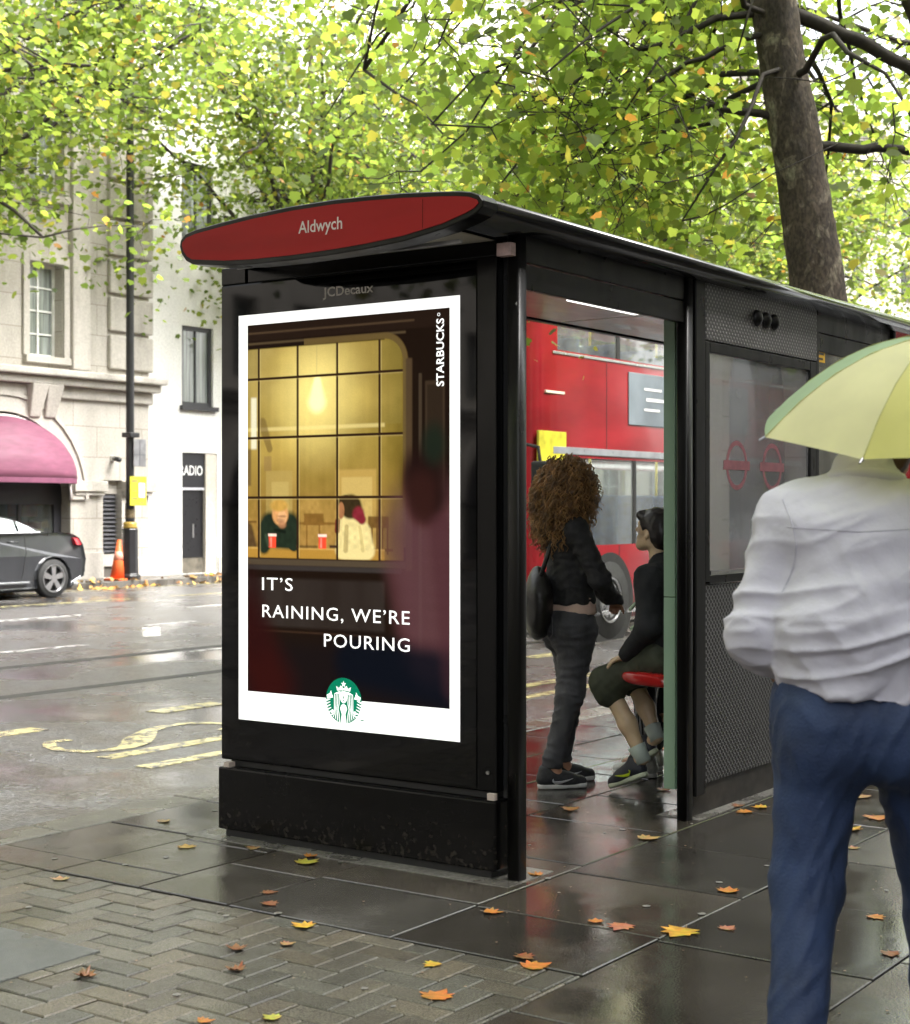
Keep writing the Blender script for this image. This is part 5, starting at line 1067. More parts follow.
trunkA = [loc(1.22, 7.53, -.1), loc(1.36, 7.44, .6), loc(1.69, 7.21, 3.25), loc(1.83, 7.11, 4.4), loc(2.0, 6.99, 5.65), loc(2.2, 6.95, 7.5), loc(2.1, 7.2, 9.8), loc(2.0, 7.3, 11.5)]
import_extra = [
    ([loc(1.80, 7.15, 4.45), loc(1.30, 7.5, 4.42), loc(.9, 7.75, 4.34), loc(.4, 8.0, 4.1)], [.045, .04, .033, .02]),
    ([loc(1.86, 7.1, 4.62), loc(2.2, 6.75, 4.72), loc(2.45, 6.6, 4.74), loc(2.75, 6.45, 4.5), loc(2.9, 6.4, 4.25)], [.04, .033, .027, .018, .008]),
    ([loc(2.0, 7.0, 5.6), loc(1.5, 7.3, 5.35), loc(1.1, 7.6, 5.1), loc(.75, 7.9, 4.95), loc(.3, 8.4, 4.6)], [.07, .06, .055, .05, .03]),
    ([loc(1.95, 7.0, 5.4), loc(2.3, 6.6, 5.2), loc(2.8, 6.3, 4.85), loc(3.2, 6.1, 4.3)], [.03, .024, .016, .008]),
    ([loc(1.1, 7.6, 5.7), loc(.9, 7.75, 5.2), loc(.72, 7.9, 4.7)], [.05, .07, .06])]
gA = tree_geometry(11, trunkA, [.31, .26, .215, .20, .185, .14, .09, .05], (-.6, -.2, 7.9), (5.8, 5.8, 4.7), 15, 8, 5, 22, .098, import_extra, zmin=3.4, ends=BOUGHS, dens=clear)
tA = make_tree('plane tree with thick leaning brown trunk rising behind the shelter roof', G1, tuple(tb), gA, m_leaf2)
trunkB = [(0, 0, -.1), (.03, .02, .8), (.1, -.05, 3.2), (.18, -.1, 5), (.1, .1, 7), (0, .2, 9.5), (.1, .1, 12)]
gB = tree_geometry(23, trunkB, [.30, .24, .2, .18, .15, .1, .05], (0, 0, 8.8), (6.0, 6.0, 5.2), 28, 9, 5, 29, .112, (), zmin=4.5, sig=.5)
tB = make_tree('plane tree on the far pavement hidden whose crown spreads above the red name board', G2, (-19.9 + .0, 22.0, 0), gB, m_leaf)
copy_tree_at(tB, 'plane tree on the far pavement at the left edge, boughs hanging before the stone facade', (-19.8, 10.6, 0), 2.2, 1.0)
copy_tree_at(tB, 'plane tree on the far pavement filling the gap left of the leaning trunk', (-19.9, 33.5, 0), 4.0, 1.05)
copy_tree_at(tB, 'plane tree on the far pavement farthest down the street, pale crown', (-19.9, 45, 0), 5.3, 1.1)
copy_tree_at(tB, 'plane tree on the far pavement mirrored in the black glass', (-19.9, -4, 0), 1.2, 1.0)
copy_tree_at(tA, 'plane tree on the near pavement beyond the leaning trunk, at the right edge', (-1.5, 18.5, 0), 2.6, 1.05)
copy_tree_at(tA, 'plane tree on the near pavement farther still, low behind the shelter roof end', (-1.5, 30, 0), 4.4, 1.1)
copy_tree_at(tA, 'plane tree on the near pavement nearest the camera, dark leaves at the top edge', (-1.3, -3.4, 0), .9, .95)

# ------------------------------------------------------------------ fallen leaves
def fallen_leaf(i, u, v, size, c, label, curl):
    r_ = random.Random(100 + i); a = r_.uniform(0, 6.28); pts = []
    FL = [(0, -.08), (.20, -.03), (.44, .02), (.36, .16), (.55, .32), (.34, .40), (.40, .66), (.20, .60), (.12, .78), (0, 1.0), (-.12, .78), (-.22, .58), (-.42, .66), (-.35, .42), (-.56, .34), (-.36, .18), (-.46, .03), (-.2, -.04)]
    mb = MB(); n = len(FL); ring2 = []
    def P(x, y): z = .004 + curl * (x * x * 1.1 + .5 * (y - .4) ** 2) + .02 * math.sin(9 * x + i) * math.sin(7 * y + i * 2) * (.3 + curl); X, Y = x * size, (y - .4) * size; return (X * math.cos(a) - Y * math.sin(a), X * math.sin(a) + Y * math.cos(a), max(.003, z * size + .003))
    out = [P(x * r_.uniform(.9, 1.1), y) for x, y in FL]; mid = [P(x * .5, .4 + (y - .4) * .5) for x, y in FL]; ctr = P(0, .4)
    mb.add(out + mid + [ctr], [(k, (k + 1) % n, n + (k + 1) % n, n + k) for k in range(n)] + [(n + k, n + (k + 1) % n, 2 * n) for k in range(n)])
    c = tuple(q * .78 for q in c); mb.c = [tuple(q * r_.uniform(.45, 1.2) for q in c) for _ in range(n)] + [tuple(q * r_.uniform(.8, 1.15) for q in c) for _ in range(n)] + [c]
    mb.col = (.16, .09, .03); mb.tube([P(0, -.05), P(.03, -.16), P(.07, -.26)], .007 * size * 2, 4, False); mb.c += [(.16, .09, .03)] * (len(mb.v) - len(mb.c))
    mb.v = [(x - u, y + v, z) for x, y, z in mb.v]
    o = mb.build('fallen_leaf', m_fall, None, base=(-u, v, 0), colors=True, recalc=False); md = o.modifiers.new('solid', 'SOLIDIFY'); md.thickness = .0012
    return tag(o, label, 'leaf', 'fallen plane leaves on the wet pavement')
m_fall = mat('fallen_leaf', attr=True, rough=.45, var=.3, scale=40)
OR, YE, BR, PI_, GR, TA = (.50, .19, .03), (.56, .33, .03), (.22, .085, .025), (.42, .17, .09), (.42, .40, .05), (.40, .24, .09)
FALL = [(1.46, -1.02, .085, TA, 'small tan leaf on the herringbone bricks at the far left', .5), (1.22, -.18, .075, TA, 'small tan leaf just left of the plinth corner', .4), (1.48, -.31, .10, YE, 'flat ochre leaf on the pale flagstone left of the plinth', .15),
    (.86, -.24, .13, GR, 'yellow green leaf on the flagstone before the plinth', .35), (.92, -.15, .07, OR, 'orange curled leaf behind the yellow green one, touching the plinth strip', .8), (.65, -.71, .07, BR, 'thin brown leaf lying flat, upper of a close pair', .2), (.53, -.84, .08, BR, 'brown leaf lower of a close pair on the dark flagstone edge', .4),
    (.24, -1.0, .105, YE, 'golden leaf on the brick edge below the plinth', .4), (.23, -1.34, .085, BR, 'rust brown crumpled leaf on the bricks', 1.1), (.07, -1.52, .075, BR, 'dark brown upright curled leaf nearest the rust one', 1.3), (.13, -1.2, .06, TA, 'small pale leaf between the golden and crumpled ones', .4),
    (.40, -1.83, .085, BR, 'chestnut curled leaf standing on the bricks at lower left', 1.4), (-.40, -1.12, .075, YE, 'small bright yellow leaf on the bricks, right of centre', .3), (-.60, -1.36, .125, OR, 'broad orange leaf flat on the bricks near the bottom edge', .12), (-.33, -1.80, .07, GR, 'small lime yellow leaf at the bottom edge', .4), (-.20, -1.93, .06, OR, 'orange leaf cut by the bottom edge', .5),
    (-.20, -.47, .085, OR, 'small orange leaf alone on the dark flagstone', .5), (-.02, .10, .075, OR, 'orange leaf tucked against the foot of the corner post', 1.0), (-.60, -.88, .085, BR, 'brown leaf touching the peach leaf at the brick corner', .5), (-.68, -.94, .12, OR, 'peach orange leaf at the corner of the bricks', .25),
    (-.67, -.38, .12, PI_, 'dull pink flat leaf on the flagstone joint', .05), (-.56, -.36, .07, OR, 'small orange leaf left of the dull pink one', .3), (-.87, -.33, .16, YE, 'large yellow leaf with long stalk in mid pavement', .2), (-.75, .31, .11, OR, 'amber leaf by the joint right of the doorway', .4), (-.98, -.18, .08, PI_, 'small reddish leaf right of the large yellow one', .2),
    (-.06, .97, .12, TA, 'tan curled leaf inside the shelter entrance', .4), (.56, 1.34, .11, OR, 'orange leaf by the standing figure inside the shelter', .5), (.44, 2.08, .10, OR, 'orange leaf under the green glass fin', .4), (-.71, 1.66, .16, YE, 'big golden leaf seen between the walking legs', .5), (-.72, 1.98, .14, OR, 'long orange leaf behind the golden one between the legs', .3),
    (-.46, 2.46, .13, TA, 'tan leaf farthest back between the walking legs', .3), (-.16, 1.91, .10, YE, 'yellow leaf, right of three against the kick plate strip', .5), (-.15, 1.76, .10, OR, 'orange leaf, left of three against the kick plate strip', .4), (-.06, 1.88, .08, BR, 'brown leaf between two brighter ones by the kick plate', .6), (-.84, 2.02, .12, OR, 'orange leaf at the right edge beyond the walking legs', .3),
    (-1.35, .25, .08, OR, 'small orange leaf right of the walking legs on wet slabs', .3), (-1.55, -.17, .08, BR, 'brown leaf at the right edge on the shiny slabs', .4), (-.86, 1.3, .07, TA, 'small tan leaf below the golden one between the legs', .3), (-1.02, 1.8, .10, TA, 'tan leaf right of the golden one, half hidden by the leg', .4),
    (1.95, .02, .08, TA, 'tan leaf on the kerbside flagstones left of the shelter', .4), (1.1, 3.3, .12, OR, 'orange leaf far inside the shelter near the kerb', .4), (1.9, 2.6, .12, YE, 'yellow leaf at the kerb beyond the standing figure', .3)]
for i, f in enumerate(FALL): fallen_leaf(i, f[0], f[1], f[2] * .8, f[3], f[4], f[5] * .62 + .04)
def litter(name, n, u0, u1, v0, v1, size, seed, label=None):
    rs = np.random.RandomState(seed); P = np.c_[-rs.uniform(u0, u1, n), rs.uniform(v0, v1, n), np.full(n, 0)]; k = (np.sin(P[:, 1] * 2.1) + np.sin(P[:, 1] * 5.3 + 1) + rs.normal(0, .8, n)) > -.2; P = P[k]
    P[:, 2] = np.where(P[:, 0] < -19.64, .035, -.085) + rs.uniform(0, .03, len(P)); pal = [(.42, .22, .06), (.5, .3, .06), (.34, .15, .04), (.45, .3, .12), (.2, .1, .04)]
    V, F, c = leaves_mesh(P, size, rs, 0, pal); V[:, 2] = np.maximum(V[:, 2], np.where(V[:, 0] < -19.64, .024, -.096)); return tag(raw_mesh(name, V, F, m_fall, None, False, c), kind='stuff')
litter('leaf_litter', 1300, 19.2, 19.95, 4, 30, .095, 5); 

# ------------------------------------------------------------------ people (local axes: x forward, y left, z up)
def skin_mat(name, c): 
    m = mat(name, c, .45, var=.1, scale=14); b = m.node_tree.nodes['Principled BSDF']; b.inputs['Subsurface Weight'].default_value = .08; b.inputs['Subsurface Radius'].default_value = (.01, .004, .002); return m
def hand(s, wrist, d, n, side, curl=.5, L=.17, sp=.011):
    """palm, four unequal bent fingers and a thumb. d: direction of the fingers, n: palm normal (fingers curl towards it)"""
    w_ = np.array(wrist, float); d = np.array(d, float); d /= np.linalg.norm(d); n = np.array(n, float); n -= d * (n @ d); n /= np.linalg.norm(n); x = np.cross(d, n) * side
    k = L / .17; kn = w_ + d * .075 * k
    for j in (-1.5, -.5, .5, 1.5): s.cap(w_ + x * j * sp * k, kn + x * j * .018 * k, .012 * k, .0115 * k, .012)
    for j, ln in ((1.5, .066), (.5, .078), (-.5, .074), (-1.5, .058)):
        p = kn + x * j * .0185 * k; ang = .25; 
        for q, fr in enumerate((.45, .32, .23)):
            ang += curl * (.9 if q else .5); dd = d * math.cos(ang) + n * math.sin(ang); e = p + dd * ln * fr * k; s.cap(p, e, (.0088 - .0008 * q) * k, (.0080 - .0008 * q) * k, .004); p = e
    p = w_ + d * .02 * k + x * .022 * k; 
    for q, ln in enumerate((.038, .03, .024)):
        dd = d * (.62 + .15 * q) + x * (.72 - .25 * q) + n * (.3 + .25 * q); dd /= np.linalg.norm(dd); e = p + dd * ln * k; s.cap(p, e, (.0125 - .0015 * q) * k, (.011 - .0015 * q) * k, .006); p = e
def crease(p, k=1.0, seed=0):
    w_ = mnoise.noise(Vector((p[0] * 3 + seed, p[1] * 3, p[2] * 3))) * .9
    a = mnoise.noise(Vector((p[0] * 5 + w_, p[1] * 2.6 + w_, (p[2] + .30 * p[1]) * 15 + 2.2 * w_ + seed))); b2 = mnoise.noise(Vector((p[0] * 6, (p[1] - .5 * p[2]) * 13 + w_ * 2, p[2] * 3.5 + 7 + seed)))
    c = mnoise.noise(Vector((p[0] * 11, p[1] * 9 + w_ * 2, (p[2] + .45 * p[1] * (1 if w_ > 0 else -.6)) * 34 + seed)))
    return k * ((1 - min(1, abs(a) * 2.4) ** .8) * .011 + (1 - min(1, abs(b2) * 2.2)) * .006 + (1 - min(1, abs(c) * 2.6)) * .0030 * max(0, .4 + w_ * 2) - .008)
def rotm(yaw, pitch): 
    cy, sy, cp, sp_ = math.cos(yaw), math.sin(yaw), math.cos(pitch), math.sin(pitch)
    return np.array([[cy, -sy, 0], [sy, cy, 0], [0, 0, 1]]) @ np.array([[cp, 0, -sp_], [0, 1, 0], [sp_, 0, cp]])
def head(s, c, k=1, yaw=0, pitch=0):
    """c: centre of the skull at ear height; face towards +x"""
    M_ = rotm(yaw, pitch); c = np.array(c, float)
    def P(x, y, z): return c + M_ @ (np.array((x, y, z)) * k)
    s.ell(P(-.008, 0, .035), np.array((.098, .076, .088)) * k, .02, M_); s.cap(P(.035, 0, .0), P(.045, 0, -.07), .058 * k, .036 * k, .03); s.cap(P(.062, 0, -.088), P(.066, 0, -.092), .022 * k, .02 * k, .025)
    s.cap(P(-.01, .045, -.05), P(.05, .02, -.085), .025 * k, .018 * k, .03); s.cap(P(-.01, -.045, -.05), P(.05, -.02, -.085), .025 * k, .018 * k, .03)
    s.cap(P(.078, 0, .035), P(.108, 0, -.016), .009 * k, .0125 * k, .012); s.cap(P(.092, -.010, -.02), P(.092, .010, -.02), .009 * k, .009 * k, .008)
    s.cap(P(.082, -.016, -.048), P(.082, .016, -.048), .009 * k, .009 * k, .008); s.cap(P(.080, -.013, -.062), P(.080, .013, -.062), .009 * k, .009 * k, .008); s.cap(P(.088, -.02, -.0555), P(.088, .02, -.0555), .0025 * k, .0025 * k, .003, cut=True)
    for e in (-1, 1):
        s.cap(P(.083, e * .018, .034), P(.074, e * .045, .034), .010 * k, .009 * k, .012); s.ell(P(.086, e * .031, .012), np.array((.012, .016, .010)) * k, .010, M_, cut=True); s.ell(P(.074, e * .031, .011), np.array((.011, .013, .009)) * k, .004, M_)
        s.ell(P(-.012, e * .078, -.002), np.array((.020, .010, .033)) * k, .008, M_); s.ell(P(-.006, e * .087, .0), np.array((.010, .007, .018)) * k, .004, M_, cut=True)
    return P
def eyes(parent, P, k, m_w, m_i):
    mb = MB(); ib = MB(); bb_ = MB()
    for e in (-1, 1):
        mb.sphere(tuple(P(.075, e * .031, .0115)), .0112 * k, 10, 6); ib.sphere(tuple(P(.0835, e * .031, .0115)), .0045 * k, 8, 6); bb_.tube([P(.092, e * .014, .032), P(.089, e * .03, .038), P(.076, e * .048, .032)], [.003 * k, .0042 * k, .002 * k], 5)
    for n_, q, m in (('eyes', mb, m_w), ('irises', ib, m_i), ('eyebrows', bb_, m_i)): q.build(n_, m, parent, smooth=True)
def shoe(heel, toe, w_=.045, h=.075, lift=0, toe_lift=0, hh=.0055):
    """upper and sole fields for one shoe; heel and toe are points on the ground line"""
    a, b = np.array(heel, float), np.array(toe, float); lo = np.minimum(a, b) - .13; hi = np.maximum(a, b) + .13; hi[2] += .1; d = (b - a); L = np.linalg.norm(d); d /= L; up = np.array((0, 0, 1.)) - d * d[2]; up /= np.linalg.norm(up)
    def Q(t, z): return a + d * L * t + up * z
    u = SDF(lo, hi, hh); s_ = SDF(lo, hi, hh)
    u.cap(Q(.14, .045), Q(.30, .05), .036, .040, .03); u.cap(Q(.12, .055), Q(.16, h + .02), .034, .036, .02); u.cap(Q(.26, .07), Q(.62, .045), .038, .036, .03); u.cap(Q(.5, .035), Q(.86, .03), .042, .032, .03); u.cap(Q(.2, h + .09), Q(.2, h + .01), .027, .030, .006, cut=True); u.half(Q(.5, .020), -up)
    s_.cap(Q(.13, .016), Q(.45, .016), .034, .036, .02); s_.cap(Q(.4, .016), Q(.86, .018), .038, .034, .02); s_.half(Q(.5, .028), up); s_.half(Q(.5, .001), -up)
    return u, s_, Q, np.cross(up, d), up
def swoosh(Q, side, s_, w_=.043):
    pts = [(.27, .058, 0), (.25, .046, .010), (.31, .036, .014), (.43, .039, .011), (.57, .048, .005), (.66, .055, .001)]; mb = MB(); A, B_ = [], []
    for t, z, h in pts:
        o = side * s_ * (w_ - .0018 * 0 - .22 * max(0, z - .05)) ; p = Q(t, z) + o; A.append(tuple(p + np.array((0, 0, h / 2)))); B_.append(tuple(p - np.array((0, 0, h / 2))))
    for i in range(len(pts) - 1): mb.quad(A[i], A[i + 1], B_[i + 1], B_[i])
    return mb
def add_shoe(parent, heel, toe, m_up, m_sole, m_mark, near, name='shoe', mark=True, laces=None):
    u, s_, Q, sd_, up = shoe(heel, toe); o = u.build(name, m_up, parent); s_.build('sole', m_sole, o)
    if mark:
        # mark hugs the outer flank: push each point out along the flank normal until it leaves the upper
        mb = swoosh(Q, sd_, near, .0435); W_ = MB()
        def out(p):
            p = np.array(p); c = p - sd_ * near * .03
            for k in range(60):
                q = c + sd_ * near * .001 * k; i = tuple(np.clip(((q - u.lo) / u.h + .5).astype(int), 0, np.array(u.D.shape) - 1))
                if u.D[i] > .002: return tuple(q + sd_ * near * .0015)
            return tuple(p)
        W_.v = [out(p) for p in mb.v]; W_.f = mb.f; W_.c = mb.c; sw = W_.build('mark', m_mark, o, recalc=False); md = sw.modifiers.new('solid', 'SOLIDIFY'); md.thickness = .004; md.offset = 0
    lc = MB()
    for t in (.36, .43, .50): p = Q(t, .098 - .10 * (t - .36)); lc.tube([p - sd_ * .022 - up * .012, p, p + sd_ * .022 - up * .012], .004, 5)
    lc.build('laces', laces or m_up, o); return o
# cloth
m_jkt = mat('black_jersey', (.018, .018, .019), .8, var=.25, scale=18, bump=.3, bscale=120); m_jean = mat('grey_black_denim', (.055, .056, .062), .75, var=.45, scale=9, stretch=(1, 1, .4), bump=.3, bscale=160)
m_hair = mat('brown_curls', (.13, .066, .024), .5, var=.6, scale=30, spec=.4); m_hair_d = mat('dark_hair', (.012, .009, .008), .4, var=.4, scale=40)
m_tee = mat('peach_cotton', (.72, .52, .42), .8, var=.15); m_shoe = mat('black_mesh_shoe', (.022, .023, .026), .6, var=.3, scale=60, bump=.3, bscale=300); m_sole = mat('white_sole', (.62, .62, .60), .5, var=.15, scale=20); m_grey = mat('grey_mark', (.55, .56, .57), .4)
m_skinw = skin_mat('skin_warm', (.42, .22, .135)); m_skino = skin_mat('skin_olive', (.60, .44, .27)); m_eyew = mat('eye_white', (.6, .58, .55), .2); m_iris = mat('eye_dark', (.02, .013, .01), .2)

# --- the standing figure
wm = thing('person', 'person with big curly brown hair, black jacket and grey jeans standing in the shelter', 'person', (-.935, 1.944, 0), rz=R(35.08 + 14), ident=False)
b = SDF((-.3, -.34, -.0), (.36, .34, 1.75), .0075)
b.cap((.0, 0, 1.40), (.012, 0, 1.50), .05, .05, .03); Pw = head(b, (.03, 0, 1.545), .93, 0, .05)
b.cap((.02, 0, .96), (.0, 0, 1.28), .072, .10, .04, (1, 1.2, 1)); b.cap((-.005, -.14, 1.34), (-.005, .14, 1.34), .05, .05, .06)
b.cap((.015, -.05, .87), (.015, .05, .87), .065, .065, .04)
for y, hx, kx, ax in ((-.085, .02, -.02, -.115), (.085, .03, .05, .0)):
    b.cap((hx, y * .8, .84), (kx, y * 1.1, .48), .062, .048, .03); b.cap((kx, y * 1.1, .48), (ax, y * 1.15, .10), .046, .034, .03); b.cap((ax, y * 1.15, .10), (ax + .02, y * 1.15, .06), .034, .04, .03); b.cap((ax + .0, y * 1.15, .05), (ax + .12, y * 1.15, .04), .03, .024, .03)
for s_ in (-1, 1):
    ex = (.10, s_ * .225, 1.08) if s_ < 0 else (.12, .20, 1.08); wr = (.225, -.08, .965) if s_ < 0 else (.25, .05, .985)
    b.cap((-.005, s_ * .165, 1.335), ex, .042, .036, .04); b.cap(ex, wr, .036, .025, .03)
    hand(b, wr, (.35, .75 if s_ < 0 else -.75, -.45), (-.2, 0, -1) if s_ < 0 else (-.3, 0, -1), -1 if s_ < 0 else 1, 1.1, .14)
b.build('body', m_skinw, wm); eyes(wm, Pw, .93, m_eyew, m_iris)
j = SDF((-.3, -.36, .9), (.36, .36, 1.46), .0085)
j.cap((.016, 0, .95), (.014, 0, 1.06), .128, .112, .05, (1, 1.22, 1)); j.cap((.01, 0, 1.06), (.0, 0, 1.27), .105, .118, .06, (1, 1.28, 1)); j.cap((-.01, -.13, 1.335), (-.01, .13, 1.335), .062, .062, .07); j.cap((.0, 0, 1.36), (.005, 0, 1.44), .075, .058, .04)
for s_ in (-1, 1):
    ex = (.10, s_ * .225, 1.08) if s_ < 0 else (.12, .20, 1.08); wr = (.225, -.08, .965) if s_ < 0 else (.25, .05, .985)
    j.cap((-.005, s_ * .17, 1.335), ex, .060, .052, .04); j.cap(ex, wr, .052, .042, .035); j.cap(np.array(wr) - .01, np.array(wr) + np.array((.012, .006, -.006)), .043, .043, .01)
j.noise(.0045, 34, 3, aniso=(1, 1, 1.6)); j.half((0, 0, .945), (0.0, 0, -1)); j.build('jacket', m_jkt, wm, wr=lambda p: crease((p[0] * 1.3, p[1] * 1.3, p[2] * 1.6), .55, 2))
t = SDF((-.22, -.27, .84), (.26, .27, 1.02), .0085); t.cap((.022, 0, .86), (.018, 0, 1.0), .130, .120, .02, (1, 1.22, 1)); t.noise(.002, 40, 5); t.half((0, 0, .895), (0, 0, -1)); t.half((0, 0, .99), (0, 0, 1)); t.build('top', m_tee, wm)
q = SDF((-.3, -.3, .05), (.3, .3, .96), .0085)
q.cap((.015, 0, .90), (.02, 0, .84), .112, .125, .05, (1, 1.25, 1)); q.cap((-.05, -.075, .83), (-.03, -.075, .78), .09, .084, .06); q.cap((-.05, .075, .83), (-.03, .075, .78), .09, .084, .06)
for y, hx, kx, ax in ((-.085, .02, -.02, -.115), (.085, .03, .05, .0)):
    q.cap((hx, y, .80), (kx, y * 1.1, .48), .102, .069, .05); q.cap((kx, y * 1.1, .48), (ax, y * 1.15, .13), .067, .048, .04); q.cap((ax, y * 1.15, .16), (ax, y * 1.15, .125), .053, .053, .006)
q.noise(.0045, 38, 8, aniso=(.8, .8, 1.7)); q.half((0, 0, .915), (0, 0, 1)); q.half((0, 0, .105), (0, 0, -1)); jn = q.build('jeans', m_jean, wm, wr=lambda p: crease((p[0] * 1.3, p[1] * 1.3, p[2] * 1.5), .5, 9))
pk = MB()
for y in (-.082, .082): pk.tube([(-.128, y - .05, .885), (-.133, y + .05, .885), (-.13, y + .052, .80), (-.128, y, .775), (-.126, y - .048, .80), (-.128, y - .05, .885)], .0035, 4)
pk.build('pocket_seam', mat('denim_seam', (.10, .10, .105), .8), jn)
add_shoe(wm, (-.20, -.10, 0), (.075, -.10, .0), m_shoe, m_sole, m_grey, -1); add_shoe(wm, (-.085, .10, 0), (.19, .10, 0), m_shoe, m_sole, m_grey, -1)
# curls: a soft core with helical locks all over it
hv = SDF((-.28, -.28, 1.2), (.26, .28, 1.74), .011); hv.ell((-.01, 0, 1.55), (.165, .17, .14), .03); hv.ell((-.035, 0, 1.44), (.145, .165, .155), .07); hv.ell((-.045, 0, 1.36), (.12, .145, .10), .06); hv.ell((.14, 0, 1.50), (.10, .085, .15), .03, cut=True); hv.noise(.011, 42, 2)
Vh, Fh = hv.mesh(); rs = np.random.RandomState(7); hair = raw_mesh('hair', Vh, Fh, m_hair, wm)
lk = MB()
for i in range(1500):
    v = Vh[rs.randint(len(Vh))]; 
    if v[0] > .09 and abs(v[1]) < .07 and v[2] < 1.6: continue
    c = np.array((-.02, 0, 1.50)); o = v - c; o /= np.linalg.norm(o); L = rs.uniform(.06, .16); r_ = rs.uniform(.004, .010); n = 15; ph = rs.rand() * 6.28; d = o * .35 + np.array((0, 0, -1.)); d /= np.linalg.norm(d); s1 = np.cross(d, (.3, .8, .1)); s1 /= np.linalg.norm(s1); s2 = np.cross(d, s1); p0_ = v - d * L * .35 + o * rs.uniform(-.012, .012)
    lk.tube([p0_ + d * L * k / n + (s1 * math.cos(ph + k * 1.15) + s2 * math.sin(ph + k * 1.15)) * r_ for k in range(n)], [.0034 * (1 - .5 * k / n) for k in range(n)], 4, False)
lk.build('curls', mat('curl_locks', (.30, .165, .06), .45, var=.75, scale=22), hair, smooth=True)
bagm = mat('black_leather', (.014, .013, .012), .4, var=.3, bump=.2)
bg_ = SDF((-.12, -.2, .72), (.12, .2, 1.25), .01); bg_.ell((0, 0, .93), (.075, .14, .17), .03); bg_.cap((0, -.05, 1.0), (.0, .02, 1.12), .06, .03, .06); bg_.noise(.006, 24, 4)
bagr = thing('shoulder_bag', 'slouchy black shoulder bag hanging at the back of the curly haired person', 'bag', (-1.03, 1.80, 0), rz=R(35.08), ident=False); bg_.build('bag_body', bagm, bagr); MB().tube([(-.0, -.06, 1.06), (.06, -.04, 1.25), (.115, .02, 1.36), (.16, .1, 1.30), (.08, .1, 1.12), (.0, .05, 1.05)], .012, 6).build('strap', bagm, bagr, smooth=True)

